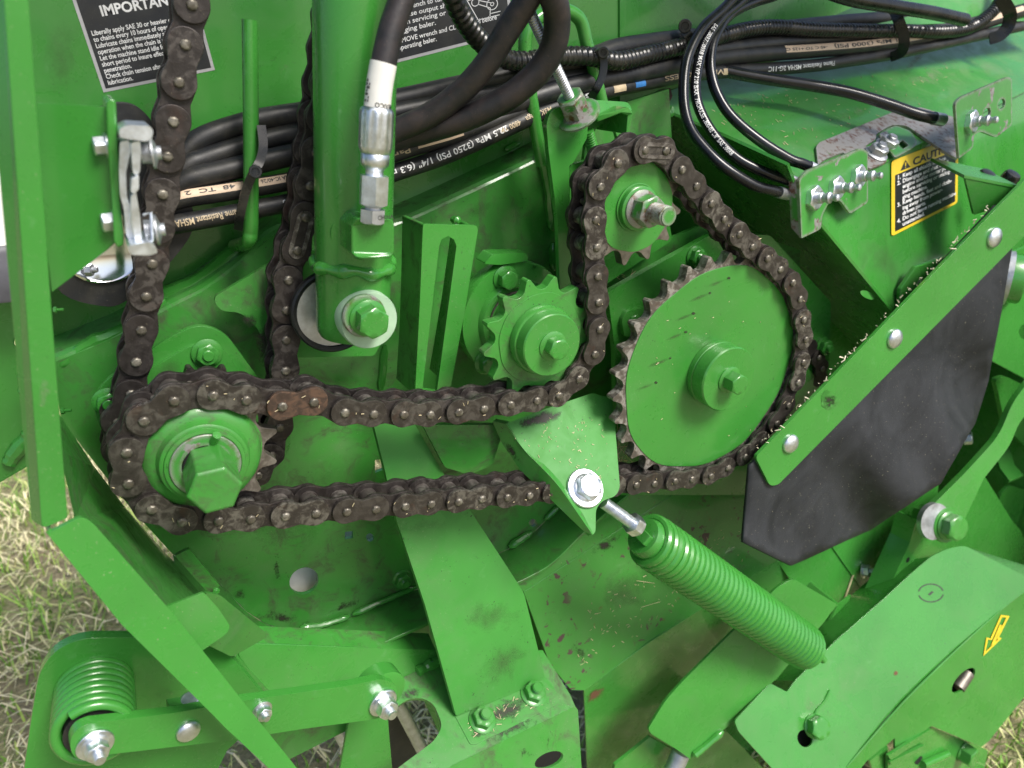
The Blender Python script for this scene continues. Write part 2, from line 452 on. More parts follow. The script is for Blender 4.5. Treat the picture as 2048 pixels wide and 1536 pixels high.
# ------------------------------------------------------------------ fasteners
def bolt(parent, c, ax, r, mat_='green', head=.6, flange=1.35, fl_t=.18, stub=0., washer=0., rot=.2, name='bolt', dome=False, washer_mat=None, threadmat=None):
    """r = half width across flats (m). Flange, hexagon and, if asked, a threaded end"""
    c = Vector(c); ax = Vector(ax).normalized(); base = 0.
    mb = MB()
    if washer:
        w = MB(); w.lathe(c, ax, [(washer * r, 0), (washer * r, .22 * r), (washer * r * .95, .3 * r), (r * .5, .3 * r)], 36)
        base = .28 * r
    if dome:
        prof = [(r * 1.0, 0), (r * 1.0, r * .12)] + [(r * math.cos(a), r * .12 + r * .45 * math.sin(a)) for a in (i * math.pi / 16 for i in range(1, 9))]
        mb.lathe(c, ax, prof, 28)
    else:
        if flange: mb.lathe(c, ax, [(flange * r, base), (flange * r, base + fl_t * r * .7), (flange * r * .93, base + fl_t * r), (r * 1.0, base + fl_t * r * 1.6), (r * .5, base + fl_t * r * 1.6)], 32)
        b0 = base + (fl_t * r if flange else 0)
        mb.hexa(c, ax, r, b0 + head * r * 1.5, rot, base=base + .02 * r)
        if stub:
            if threadmat is None: mb.thread(c + ax * (b0 + head * r * 1.5 - .0005), c + ax * (b0 + head * r * 1.5 + stub * r), r * .56, pitch=r * .16)
    o = mb.build(name, mat_, parent)
    if washer: w.build('washer', washer_mat or mat_, o)
    return o
def bead(mb, pts, r, wob=.25, n=6, flat=1.):
    """wavy weld bead"""
    p = spline(pts, n); p = [q + Vector((random.uniform(-.1, .1), 0, random.uniform(-.1, .1))) * r for q in p]
    k = [r * (1 + .35 * wob * math.sin(i * .55 + r * 9e3) + random.uniform(-.05, .05)) for i in range(len(p))]
    k[0] *= .5; k[-1] *= .5
    a, b = len(mb.v), len(mb.f); mb.tube(p, k, 9)
    mb.beads.append(([v for v in mb.v[a:]], [tuple(i - a for i in f) for f in mb.f[b:]], None)); return mb
def pxpath(pts, n=8):
    """spline through (px, py, y) points, interpolated in space"""
    return spline([W(*p) for p in pts], n)
# ================================================================== GROUND
mb = MB(); mb.add([(-60, -30, 0), (60, -30, 0), (60, 120, 0), (-60, 120, 0)], [(0, 1, 2, 3)])
mb.build('ground', 'soil', kind='structure', label='trampled dry field ground with thin grass', cat='ground', recalc=False)
def grass():
    rng = np.random.default_rng(3)
    regs = [(-1.9, .5, -.3, 4.2, 52000), (.3, 2.6, -.6, 2.2, 36000), (-5, -.8, 2.0, 10, 16000)]
    V, F, T = [], [], []; k = 0
    for x0, x1, y0, y1, n in regs:
        n = int(n); x = rng.uniform(x0, x1, n); y = rng.uniform(y0, y1, n)
        clump = np.sin(x * 13 + 3 * np.sin(y * 7)) * np.cos(y * 11 + 2 * np.sin(x * 5)) * .5 + .5
        h = rng.uniform(.012, .05, n) * (.5 + clump); lay = rng.random(n)
        dry = rng.random(n); lean = np.where(dry > .5, rng.uniform(.8, 2.6, n), rng.uniform(.1, .9, n)); a = rng.uniform(0, 6.283, n); w = rng.uniform(.0010, .0026, n)
        z0 = np.where(dry > .5, rng.uniform(0, .025, n), 0)
        for i in range(n):
            dx, dy = math.cos(a[i]), math.sin(a[i]); hh, ll = h[i], h[i] * lean[i]
            px_, py_ = -dy * w[i], dx * w[i]
            b = (x[i], y[i], z0[i]); mx, my, mz = x[i] + dx * ll * .4, y[i] + dy * ll * .4, z0[i] + hh * .65
            tx, ty, tz = x[i] + dx * ll, y[i] + dy * ll, z0[i] + hh * (1 if dry[i] < .5 else .45)
            V += [(b[0] - px_, b[1] - py_, b[2]), (b[0] + px_, b[1] + py_, b[2]), (mx + px_ * .8, my + py_ * .8, mz), (mx - px_ * .8, my - py_ * .8, mz), (tx, ty, tz)]
            F += [(k, k + 1, k + 2, k + 3), (k + 3, k + 2, k + 4)]; k += 5; T += [dry[i]] * 5
    me = bpy.data.meshes.new('grass'); me.from_pydata(V, [], F); at = me.attributes.new('tint', 'FLOAT', 'POINT'); at.data.foreach_set('value', T)
    me.materials.append(MATS['grass_blade']); link('grass', me, (0, 0, 0), label='short green and straw yellow grass', cat='grass', kind='stuff')
grass()

def flush(mb, parent):
    """each separate bead of the builder becomes a part of its own"""
    for v, f, sm in mb.beads:
        q = MB(); q.add(v, f, True); q.build('weld_bead', 'weld_green', parent)
def stain(parent, pl, cx, cy, rx, ry, rot, kind, k=1., off=.25):
    """patch of dirt or painted shade lying on a surface"""
    V, F, T = [pl(cx, cy, off)], [], [k]; n, m = 24, 5; c, s_ = math.cos(R(rot)), math.sin(R(rot))
    for j in range(1, m + 1):
        for i in range(n):
            a = 2 * math.pi * i / n; x, y = rx * j / m * math.cos(a), ry * j / m * math.sin(a)
            V.append(pl(cx + x * c - y * s_, cy + x * s_ + y * c, off)); T.append(k * (1 - j / m))
    F += [(0, 1 + i, 1 + (i + 1) % n) for i in range(n)]
    for j in range(m - 1):
        for i in range(n): a, b = 1 + j * n + i, 1 + j * n + (i + 1) % n; F.append((a, b, b + n, a + n))
    me = bpy.data.meshes.new('dirt_shade_patch'); o0 = V[0]; me.from_pydata([v - o0 for v in V], [], F)
    at = me.attributes.new('fall', 'FLOAT', 'POINT'); at.data.foreach_set('value', T); me.materials.append(MATS['stain_' + kind])
    return link('dirt_shade_patch', me, o0, parent)
# ================================================================== LARGE SHEETS
# rear sheet behind the hoses
PAN = YPlane(180)
rear = thing('baler_wall', W(800, 430, 180), 'tall smooth green sheet metal panel carrying the two black lettered decals', 'wall')
MB().plate(PAN, [(46, -60), (1252, -60), (1252, 300), (1130, 330), (1000, 400), (800, 470), (560, 560), (330, 640), (60, 760)], 4).build('sheet', 'green_panel', rear, bevel=.6)

# formed side plate with its ledge and rim
SP = YPlane(140)
side = thing('formed_plate', W(700, 1250, 140), 'formed green side plate with a round hole below the long chain', 'plate')
crease = [(100, 728), (180, 696), (246, 667), (342, 615), (403, 585), (450, 552), (495, 515), (548, 468), (620, 455), (720, 456), (790, 452), (832, 437), (950, 383), (1085, 318), (1180, 262)]
rim = [(444, 1171), (470, 1200), (492, 1222), (532, 1248), (566, 1257), (605, 1259), (648, 1253), (699, 1236), (761, 1208), (832, 1179), (900, 1150), (1020, 1096), (1064, 1067), (1117, 1016), (1180, 962), (1235, 920)]
outer = crease + [(1250, 205), (1338, 178), (1345, 300), (1330, 700), (1300, 760)] + rim[::-1] + [(345, 1108), (266, 1022), (190, 926), (124, 842)]
MB().plate(SP, outer, 5, holes=[ell(608, 1162, 30, 26, -30), [(690, 1064), (706, 1062), (706, 1076), (690, 1079)], ell(740, 1075, 8, 8), [(750, 920), (766, 918), (766, 940), (750, 946)], ell(1066, 1046, 8, 8)]).build('plate', 'green_grime', side, bevel=.8)
cr3 = spline([W(x, y, 140) for x, y in crease], 5)
mb = MB(); n_ = 6
prev = None
# rounded ledge running back to the rear sheet
rows = [[p + Vector((0, 0, -.001)) for p in cr3], [p + Vector((0, .002, .0025)) for p in cr3], [p + Vector((0, .007, .005)) for p in cr3], [p + Vector((0, .040, .009)) for p in cr3]]
for a, b in zip(rows, rows[1:]): mb.strip(a, b)
mb.build('ledge', 'green_oily', side)
rm3 = spline([W(x, y, 140) for x, y in [(345, 1108), (400, 1142)] + rim], 5)
mb = MB(); mb.strip([p for p in rm3], [p + Vector((0, -.058, 0)) for p in rm3], Vector((0, 0, -.004))); mb.build('rim', 'green_grime', side, bevel=.6)
w = MB(); bead(w, [W(x, y - 3, 137) for x, y in [(600, 1258), (648, 1252), (699, 1235)]], .0035); bead(w, [W(x, y - 3, 137) for x, y in [(705, 1232), (761, 1207), (832, 1178)]], .0035)
bead(w, [W(x, y - 3, 137) for x, y in [(1018, 1097), (1064, 1067)]], .005); bead(w, [W(x, y - 3, 137) for x, y in [(1090, 1042), (1117, 1016)]], .004)
flush(w, side)
# welds on the ledge and the vertical seam by the idler arm
w = MB(); bead(w, [W(1083, 290, 137), W(1092, 340, 137), W(1100, 400, 137), W(1106, 460, 137)], .0055, .4)
bead(w, [W(1107, 485, 137), W(1109, 540, 137)], .006, .3); flush(w, side)
w = MB(); bead(w, [W(115, 735, 143), W(180, 690, 147), W(260, 655, 147), (W(330, 600, 150))], .006, .5); bead(w, [W(310, 600, 160), W(390, 565, 160), W(450, 520, 160), W(500, 485, 163)], .007, .45)
flush(w, side)
w = MB(); bead(w, [W(770, 690, 138), W(762, 780, 138)], .004, .2); flush(w, side)
w = MB(); bead(w, [W(800, 418, 177), W(850, 400, 177), W(880, 385, 177)], .004, .4); bead(w, [W(1010, 300, 177), W(1040, 285, 177)], .003, .3); flush(w, side)
for (x, y, r) in ((804, 1157, 13),): bolt(side, W(x, y, 140), NF, r * mm(x, y, 140), 'green_rusty', stub=.5)
# upper gusset sheet on the left, in front of the plate, with cut corner
mb = MB(); mb.plate(YPlane(108), rnd([(425, 596, 20), (560, 515), (640, 500), (640, 700), (736, 700), (736, 708), (560, 715), (530, 690), (515, 655), (480, 625), (440, 622, 14)], 12), 5).build('gusset', 'green_oily', side, bevel=1)
# bearing flange under the rear sprocket
fl = thing('bearing_flange', W(330, 860, 100), 'green pressed bearing flange with hex nuts behind the left sprockets', 'bearing')
MB().plate(YPlane(103), rnd([(185, 800, 20), (210, 762, 14), (350, 668, 30), (400, 648, 40), (450, 665, 30), (520, 760, 30), (600, 900, 60), (430, 1010, 60), (260, 950, 40), (195, 850, 30)], 20), 6).build('flange_plate', 'green', fl, bevel=2)
MB().plate(YPlane(99), rnd([(215, 800, 14), (235, 775, 10), (385, 690, 14), (440, 690, 16), (470, 730, 20), (560, 900, 60), (420, 990, 60), (270, 930, 40), (225, 840, 20)], 14), 5).build('raised_plate', 'green', fl, bevel=2)
for x, y in ((414, 706), (216, 803)): bolt(fl, W(x, y, 98), NF, 20 * mm(x, y, 98), 'green', flange=1.5, stub=.25, head=.5)

# dark inner wall between side plate and the diagonal rail
near = [W(118, 900, -45), W(150, 1040, -60), W(200, 1070, -60), W(320, 1210, -60), W(400, 1290, -60)]
far = [W(100, 800, 130), W(190, 935, 130), W(250, 1014, 130), W(332, 1108, 130), W(420, 1190, 130)]
mb = MB(); mb.strip(near, far, Vector((0, 0, -.003)), False)
mb.build('inner_wall', 'green_oily', side)
mb = MB(); mb.plate(YPlane(60), rnd([(350, 1112), (378, 1098), (440, 1172), (420, 1190)], 3), 4); mb.build('inner_tab', 'green_oily', side, bevel=.5)
bolt(side, W(432, 1180, 55), NF, 6 * mm(432, 1180, 55), 'green', flange=0, stub=.3)
for x, y in ((123, 822), (108, 620)): bolt(side, W(x, y, 95), Vector((1, -.3, 0)), 6 * mm(x, y, 95), 'green', flange=0, stub=2.2)

# white cylinder added to give the brightness through the round hole
MB().lathe(W(560, 1130, 215), (1, 0, .1), [(.05, -.1), (.05, .12)], 48).build('bright_backing', 'white_label', label='white cylinder added behind the round hole to brighten it', cat='roller')
# unseen sheet added above the view to shade the recesses
MB().add([(-.55, .17, CAMZ + .30), (1.1, .17, CAMZ + .30), (1.1, -.34, CAMZ + .42), (.55, -.10, CAMZ + .40), (-.55, -.12, CAMZ + .40)], [(0, 1, 2, 3, 4)]).build('added_shade_cover', 'green_clean', rear, recalc=False)

# deep backing behind the right hand mechanism
back = thing('machine_bulkhead', W(1500, 1290, 240), 'deep green frame sheet in shade behind the large sprocket', 'bulkhead')
MB().plate(YPlane(230), [(1130, 160), (1560, 300), (1700, 380), (2200, 380), (2200, 1180), (1700, 1290), (1240, 1200), (1100, 1000)], 6).build('sheet', 'green', back)
MB().add([(1.36, -.22, .25), (1.36, .40, .25), (1.36, .40, 1.05), (1.36, -.22, 1.05)], [(0, 1, 2, 3)]).build('added_shade_wall', 'green', back, recalc=False)  # unseen sheet added on the right, keeps sun off the recesses
MB().plate(YPlane(150), [(700, 1240), (900, 1150), (1100, 1200), (1100, 1330), (880, 1330), (700, 1300)], 6).build('sheet', 'green_oily', back)

# ================================================================== CHAINS
def link_mesh(name, p, R_, waist, t, mat_, ys, bevel=.0006):
    """figure-of-eight plates of unit pitch p along +x, at the given y offsets, one mesh"""
    bm = bmesh.new(); n = 14; out = []
    half = math.acos(.30)
    for i in range(n + 1):
        a = half - (2 * half) * 0 + (2 * math.pi - 2 * half) * i / n   # left end, going round the back
        out.append((R_ * math.cos(a), R_ * math.sin(a)))
    out.append((p * .5, -waist))
    for i in range(n + 1):
        a = -math.pi + half + (2 * math.pi - 2 * half) * i / n
        out.append((p + R_ * math.cos(a), R_ * math.sin(a)))
    out.append((p * .5, waist))
    for y in ys:
        vs = [bm.verts.new((x, y, z)) for x, z in out]; f = bm.faces.new(vs)
        e = bmesh.ops.extrude_face_region(bm, geom=[f]); bmesh.ops.translate(bm, vec=(0, t, 0), verts=[v for v in e['geom'] if isinstance(v, bmesh.types.BMVert)])
    bmesh.ops.recalc_face_normals(bm, faces=bm.faces)
    ed = [e for e in bm.edges if len(e.link_faces) == 2 and e.calc_face_angle(0) > 1.2]
    bmesh.ops.bevel(bm, geom=ed, offset=bevel, segments=2, affect='EDGES', profile=.6)
    me = bpy.data.meshes.new(name); bm.to_mesh(me); bm.free(); me.materials.append(MATS[mat_])
    return me
def cyl_mesh(name, r, y0, y1, mat_, seg=18, head=None):
    mb = MB()
    if head: mb.lathe((0, y1, 0), (0, -1, 0), [(r, 0), (r, y1 - y0 - head * .5), (r * .80, y1 - y0 - head * .1), (r * .62, y1 - y0)], seg)
    else: mb.lathe((0, y1, 0), (0, -1, 0), [(r, 0), (r, y1 - y0)], seg)
    me = bpy.data.meshes.new(name); me.from_pydata(mb.v, [], mb.f); me.polygons.foreach_set('use_smooth', mb.sm); me.set_sharp_from_angle(angle=R(35)); me.materials.append(MATS[mat_]); return me
PITCH = .0254
OUT = link_mesh('outer_link', PITCH, .0119, .0092, .0032, 'chain_plate', (.0020,))
OUTR = OUT.copy(); OUTR.materials[0] = MATS['chain_rusty']
OUTD = OUT.copy(); OUTD.materials[0] = MATS['chain_dark']
OUTB = link_mesh('outer_plate', PITCH, .0119, .0092, .0032, 'chain_dark', (.0302,))
INNB = link_mesh('inner_plate', PITCH, .0124, .0098, .0032, 'chain_dark', (.0264,))
INN = link_mesh('inner_link', PITCH, .0124, .0098, .0032, 'chain_dark', (.0058,))
PIN = cyl_mesh('pin', .0038, -.0004, .0350, 'chain_pin', 8, .0024)
ROL = cyl_mesh('roller', .0079, .0092, .0262, 'chain_roller', 20)
def clip_mesh():
    """spring clip of the master link"""
    mb = MB(); pts = []
    for i in range(13): a = math.pi / 2 + math.pi * i / 12; pts.append((.0066 * math.cos(a), .0066 * math.sin(a)))
    for i in range(13): a = -math.pi / 2 + math.pi * i / 12; pts.append((PITCH + .0066 * math.cos(a), .0066 * math.sin(a)))
    hole = [(-.002, .0022), (-.002, -.0022), (.004, -.0034), (PITCH - .004, -.0034), (PITCH + .002, -.0022), (PITCH + .002, .0022), (PITCH - .004, .0034), (.004, .0034)]
    mb.poly([Vector((x, .0010, z)) for x, z in pts], Vector((0, .001, 0)), [[Vector((x, .0010, z)) for x, z in hole]])
    me = bpy.data.meshes.new('spring_clip'); me.from_pydata(mb.v, [], mb.f); me.materials.append(MATS['chain_roller']); return me
CLIP = clip_mesh()
def make_chain(name, pins, first_outer, label, clips=(), rusty=(), closed=True, dark=False):
    root = thing(name, Vector((sum(p.x for p in pins) / len(pins), pins[0].y, min(p.z for p in pins))), label, 'chain')
    n = len(pins); rl = WORLD_LOC[root.name]
    for i in range(n if closed else n - 1):
        a, b = pins[i], pins[(i + 1) % n]; d = b - a; outer_ = (i % 2) == first_outer
        if d.length < 1e-5: continue
        me = (OUTR if i in rusty else OUTD if dark else OUT) if outer_ else INN
        o = bpy.data.objects.new('outer_link' if outer_ else 'inner_link', me); COL.objects.link(o); o.parent = root; o.location = a - rl
        ang = math.atan2(d.z, d.x); o.rotation_euler = (0, -ang, 0); s = d.length / PITCH
        o.scale = (s, 1, 1)
        def sub(nm, m, x):
            q = bpy.data.objects.new(nm, m); COL.objects.link(q); q.parent = o; q.location = (x, 0, 0); q.scale = (1 / s, 1, 1); q.rotation_euler = (0, 0, 0); return q
        for x in (0, PITCH): sub('pin' if outer_ else 'roller', PIN if outer_ else ROL, x)
        sub('rear_plate', OUTB if outer_ else INNB, 0).scale = (1, 1, 1)
        if i in clips and outer_: sub('spring_clip', CLIP, 0)
    return root
A_ = [(304,1021.5),(257,970),(253.6,908),(288,844.5),(348.6,804),(427,793),(494,802.5),(565.6,815),(629,806),(691.6,827),(749,830),(809.5,831),(862,831),(919.5,826),(969.8,819.7),(1023.8,810.8),(1076,802.6),(1120.5,793),(1160.5,759),(1192,710),(1202,660),(1199.8,606),(1198,553.8),(1196,496),(1194,440.5),(1203.6,374),(1238.4,327),(1292,300.8),(1334.7,302.4),(1366.8,339.7),(1395.7,373),(1426,408),(1451,439),(1481.6,469),(1507.7,495),(1537.5,518),(1563.6,539.5),(1588,566.5),(1603,599),(1610,641),(1614,680),(1609,726),(1599,766),(1579,812),(1556,848),(1526,885),(1492.8,914.7),(1458,937),(1424,953.6),(1386,960),(1352,964),(1311,969),(1274.5,972)]
B_ = [(364,1046.4),(438,1044),(502.5,1040.5),(572,1035),(633,1028.8),(695,1025.6),(753.7,1020.6),(812.5,1014.8),(864,1010),(918.5,1005.7),(966,999.6),(1017,996.5),(1061,993)]
gap = [(1061 + (1274.5 - 1061) * u, 993 + (972 - 993) * u) for u in (.225, .43, .63, .82)]
main_px = A_ + gap[::-1] + B_[::-1]
main_pins = [W(x, y, 0) for x, y in main_px]
make_chain('drive_chain', main_pins, 1, 'long oily brown roller chain looping over four sprockets', clips=(27,), rusty=(7,))
# rear chain (an open run rising out of the picture on both sides, round the hidden sprocket)
YR = 64
Lp = [(405,-150),(395,-70),(385,9.6),(372,89.5),(359,165),(347.6,243.7),(336,314),(326,390),(316,458),(305,529),(293,594.7),(283,662),(272.7,725.6),(262.5,790.5)]
Rp = [(544,912),(560.5,857),(568,800),(572.5,742.7),(574,681),(574,622),(578,561.5),(595,502),(612.8,436),(622,372.5),(634,306),(645,238),(655,170),(665,100),(675,30),(685,-45)]
Rs = .0533; c_rear = W(414, 874, YR)
l3 = [W(x, y, YR) for x, y in Lp]; r3 = [W(x, y, YR) for x, y in Rp]
a0 = math.atan2(l3[-1].z - c_rear.z, l3[-1].x - c_rear.x); a1 = math.atan2(r3[0].z - c_rear.z, r3[0].x - c_rear.x)
ra0, ra1 = (l3[-1] - c_rear).length, (r3[0] - c_rear).length
if a0 < 0: a0 += 2 * math.pi
if a1 < 0: a1 += 2 * math.pi
k_ = max(1, round((a1 - a0) * (ra0 + ra1) / 2 / PITCH));  k_ += (k_ + 1) % 2
mid = [c_rear + Vector((math.cos(a0 + (a1 - a0) * i / k_), 0, math.sin(a0 + (a1 - a0) * i / k_))) * (ra0 + (ra1 - ra0) * i / k_) for i in range(1, k_)]
rear_pins = l3 + mid + r3
ci = len(l3) + len(mid) + 6
make_chain('roller_chain', rear_pins, 1, 'dark roller chain running up past the hose fitting and lubrication decal', clips=(ci, ci + 1), closed=False, dark=True)

# ================================================================== SPROCKETS
def sprocket_pts(N_, p, tip=.11, steps=7):
    """one closed outline: roller seats and pointed teeth"""
    rp = p / (2 * math.sin(math.pi / N_)); out = []; seat = p * .318
    for i in range(N_):
        a = 2 * math.pi * i / N_                        # seat centre angle
        sc = Vector((rp * math.cos(a), rp * math.sin(a)))
        u = Vector((math.cos(a), math.sin(a))); t = Vector((-u.y, u.x))
        for k in range(steps):
            b = R(-62 + 124 * k / (steps - 1)); out.append(sc - u * seat * math.cos(b) + t * seat * math.sin(b))
        am = a + math.pi / N_; um = Vector((math.cos(am), math.sin(am))); tm = Vector((-um.y, um.x)); rt = rp + p * tip
        for off, dr in ((-.115, -.09), (-.085, -.02), (-.035, .02), (.035, .02), (.085, -.02), (.115, -.09)): out.append(um * (rt + dr * p) + tm * p * off)
    return out, rp
def sprocket(root, c, N_, t, phase, mat_teeth, mat_body, r_body, tip=.11):
    """tooth ring (bare) and painted web"""
    pts, rp = sprocket_pts(N_, PITCH, tip); cs, sn = math.cos(phase), math.sin(phase)
    P3 = [c + Vector((p.x * cs - p.y * sn, 0, p.x * sn + p.y * cs)) for p in pts]
    mb = MB(); mb.poly(P3, Vector((0, t, 0))); mb.build('tooth_ring', mat_teeth, root, bevel=1.6, seg=2)
    mb = MB(); n = 72
    rr = [r_body * (1 + .012 * math.sin(5 * k * 2 * math.pi / n + 1) + .006 * math.sin(11 * k * 2 * math.pi / n)) for k in range(n)]
    mb.poly([c + Vector((rr[k] * math.cos(2 * math.pi * k / n), -.0009, rr[k] * math.sin(2 * math.pi * k / n))) for k in range(n)], Vector((0, .002, 0)))
    mb.build('web', mat_body, root, bevel=.4)
    return rp
def phase_of(c, pin): return math.atan2(pin.z - c.z, pin.x - c.x)
C0 = Vector((0, -DIST, CAMZ))
def ctr(x, z, y): return Vector((x * .001, y * .001, CAMZ + z * .001))
# 1: driver on the hexagonal shaft
c = ctr(31.6, -278.5, 13.5)
s1 = thing('driver_sprocket', ctr(31.6, -340, 13), 'green hubbed sprocket on the protruding hexagonal shaft', 'sprocket')
sprocket(s1, c, 13, .009, phase_of(c, main_pins[2]), 'tooth_bare', 'green_oily', .0435)
f0 = ctr(31.6, -278.5, 12)
MB().lathe(f0, NF, [(.043, -.002), (.0425, .002), (.040, .006), (.035, .008), (.033, .0085), (.032, .010), (.031, .0145), (.0295, .0155), (.0285, .0155), (.0280, .0175), (.0255, .0180), (.0250, .0172), (.0170, .0172), (.0168, .012)], 64).build('hub', 'green_oily', s1)
MB().lathe(ctr(31.6, -278.5, -5), NF, [(.0248, 0), (.0248, .0016), (.0242, .0022), (.0158, .0022), (.0158, .0)], 48).build('collar', 'green_halfchip', s1)
MB().lathe(ctr(31.6, -278.5, -6.6), NF, [(.0166, 0), (.0166, .0006)], 40).build('bore_gap', 'black_hole', s1)
hx = MB(); tipc = ctr(32.2, -279, -46); axc = ctr(33.5, -279, -4)
hx_ax = (tipc - axc); a_ = .0162; u_, w_, ax_ = basis(hx_ax); vs = []; fs = []
for ri, (rr, h) in enumerate(((a_, -.01), (a_, hx_ax.length - .0014), (a_ * .93, hx_ax.length))):
    for k in range(6): an = R(60 * k + 2); vs.append(axc + ax_ * h + (u_ * math.cos(an) + w_ * math.sin(an)) * rr / math.cos(R(30)))
for i in range(2):
    for k in range(6): j = (k + 1) % 6; fs.append((i * 6 + k, i * 6 + j, (i + 1) * 6 + j, (i + 1) * 6 + k))
fs += [tuple(reversed(range(6))), tuple(12 + k for k in range(6))]
hx.add(vs, fs); hx.build('hex_shaft', 'green_grime', s1, bevel=1.2, seg=3)
k1, k2 = W(425, 893, -8), W(433, 868, -8)
MB().tube([k1 + Vector((0, .004, 0)), k2 + Vector((0, -.004, .001))], .0031, 14).build('roll_pin', 'green', s1)
# 2: rear sprocket
c = c_rear + Vector((0, .0145, 0))
s2 = thing('toothed_sprocket', c - Vector((0, 0, .06)), 'dark toothed sprocket half hidden behind the hexagonal shaft', 'sprocket')
sprocket(s2, c, 13, .009, phase_of(c, rear_pins[len(l3) - 1]), 'chain_dark', 'green_oily', .043)
MB().lathe(c, NF, [(.030, -.02), (.030, .012), (.028, .014), (.017, .014)], 48).build('hub', 'green', s2)
MB().lathe(c + Vector((0, .01, 0)), NF, [(.016, -.04), (.016, .07)], 24).build('shaft', 'steel_worn', s2)
# 3: small sprocket with bolted hub
c = ctr(323, -235.5, 13.5)
s3 = thing('small_sprocket', ctr(323, -295, 13), 'small worn green sprocket with bolted round hub', 'sprocket')
sprocket(s3, c, 13, .011, phase_of(c, main_pins[19]), 'green_oily', 'green_oily', .0415, .10)
MB().lathe(ctr(323, -235.5, 12), NF, [(.0315, 0), (.0315, .006), (.0305, .0075), (.0290, .0078), (.0285, .019), (.0275, .0200), (.0, .0200)], 64).build('hub', 'green', s3)
bolt(s3, ctr(323, -235.5, -8), NF, .0088, 'green', flange=1.5, head=.85, rot=.1)
MB().lathe(ctr(323, -235.5, 60), NF, [(.022, 0), (.022, .04)], 40).build('spacer', 'steel_worn', s3)
# 4: idler
c = ctr(418.5, -128.2, 13.5)
s4 = thing('idler_sprocket', ctr(418.5, -190, 13), 'green idler sprocket under the spring clip link with threaded stud', 'sprocket')
sprocket(s4, c, 12, .011, phase_of(c, main_pins[26]), 'steel_worn', 'green', .0400)
MB().lathe(ctr(418.5, -128.2, 12), NF, [(.0215, 0), (.0215, .001), (.0205, .0012), (.0203, .0009), (.0195, .0009), (.0195, .006), (.018, .007), (.01, .007)], 48).build('hub', 'green', s4)
bolt(s4, ctr(418.5, -128.2, 5), NF, .0125, 'green_halfchip', flange=1.35, head=.85, rot=.3)
MB().thread(ctr(418.5, -128.2, -10), ctr(418.5, -128.2, -34), .0088, .0018, 24).build('stud', 'green_halfchip', s4)
# 5: large sprocket
c = ctr(530.7, -307.4, 13.5)
s5 = thing('large_sprocket', ctr(530.7, -440, 13), 'large thirty tooth sprocket with flat green face and domed hub', 'sprocket')
sprocket(s5, c, 30, .011, phase_of(c, main_pins[42]), 'tooth_bare', 'green_disc', .1112)
MB().lathe(ctr(530.7, -307.4, 12), NF, [(.0345, 0), (.0345, .006), (.0338, .0065), (.0338, .0072), (.0345, .0077), (.0345, .0225), (.0333, .0240), (0, .0240)], 72).build('hub', 'green', s5)
bolt(s5, ctr(530.7, -307.4, -12), NF, .0098, 'green', flange=1.45, head=1.0, rot=.5)
# ================================================================== LEFT POST, RAIL, LATCH
def bar_profile(A, B, uvec, wid, dep, r, n=4):
    """rounded rectangular bar between two points; uvec = width direction"""
    ax = (B - A).normalized(); u = (uvec - ax * uvec.dot(ax)).normalized(); w = ax.cross(u)
    sec = []
    for sx, sy, a0 in ((1, 1, 0), (-1, 1, 90), (-1, -1, 180), (1, -1, 270)):
        for k in range(n + 1):
            a = R(a0 + 90 * k / n); sec.append((sx * (wid / 2 - r) + r * math.cos(a), sy * (dep / 2 - r) + r * math.sin(a)))
    m = len(sec); vs = [A + u * x + w * y for x, y in sec] + [B + u * x + w * y for x, y in sec]
    fs = [(i, (i + 1) % m, m + (i + 1) % m, m + i) for i in range(m)] + [tuple(reversed(range(m))), tuple(m + i for i in range(m))]
    return vs, fs
# upright post: folded sheet, front face and a face turned back on the left
PY = -85
postF = [(14, -30), (57, -30), (135, 1034), (126, 1052, 14), (100, 1062, 8), (92, 1062)]
mb = MB(); mb.plate(YPlane(PY), rnd([(6, -30, 0), (55, -30, 0), (98, 560, 0), (135, 1036, 6), (84, 1058, 14)], 4), 4)
post = thing('upright_post', W(110, 1058, PY), 'smooth green folded post standing left of the latch bracket', 'post')
mb.build('front_face', 'green_clean', post, bevel=1.6, seg=3)
mb = MB(); mb.strip([W(6.5, -30, PY + .6), W(84.5, 1056, PY + .6)], [W(6, -30, PY) + Vector((-.0095, .012, 0)), W(84, 1056, PY) + Vector((-.0060, .012, 0))], Vector((.003, .003, 0)), False); mb.build('side_face', 'green_clean', post, bevel=.8)
# diagonal rail
RP = Plane((120, 1060, -88), (560, 1536, -88), (420, 1290, -82))
mb = MB(); mb.plate(RP, rnd([(95, 1068, 0), (165, 1032, 16), (186, 1046, 10), (349, 1230, 0), (488, 1405, 0), (605, 1550, 0), (552, 1550, 0), (450, 1455, 0), (420, 1424, 0), (244, 1250, 0)], 6), 4)
Lr = [RP(95, 1068), RP(244, 1250), RP(450, 1455), RP(552, 1550)]
LRR = Lr
rail = thing('diagonal_rail', W(500, 1550, -85), 'smooth green diagonal rail below the post, crossing the lower spring arm', 'rail')
mb.build('web', 'green_clean', rail, bevel=1.8, seg=3)
MB().strip([p + Vector((0, .0006, 0)) for p in LRR], [p + Vector((-.005, .030, -.005)) for p in LRR], Vector((.002, .003, .001)), False).build('side_face', 'green_clean', rail, bevel=.8)
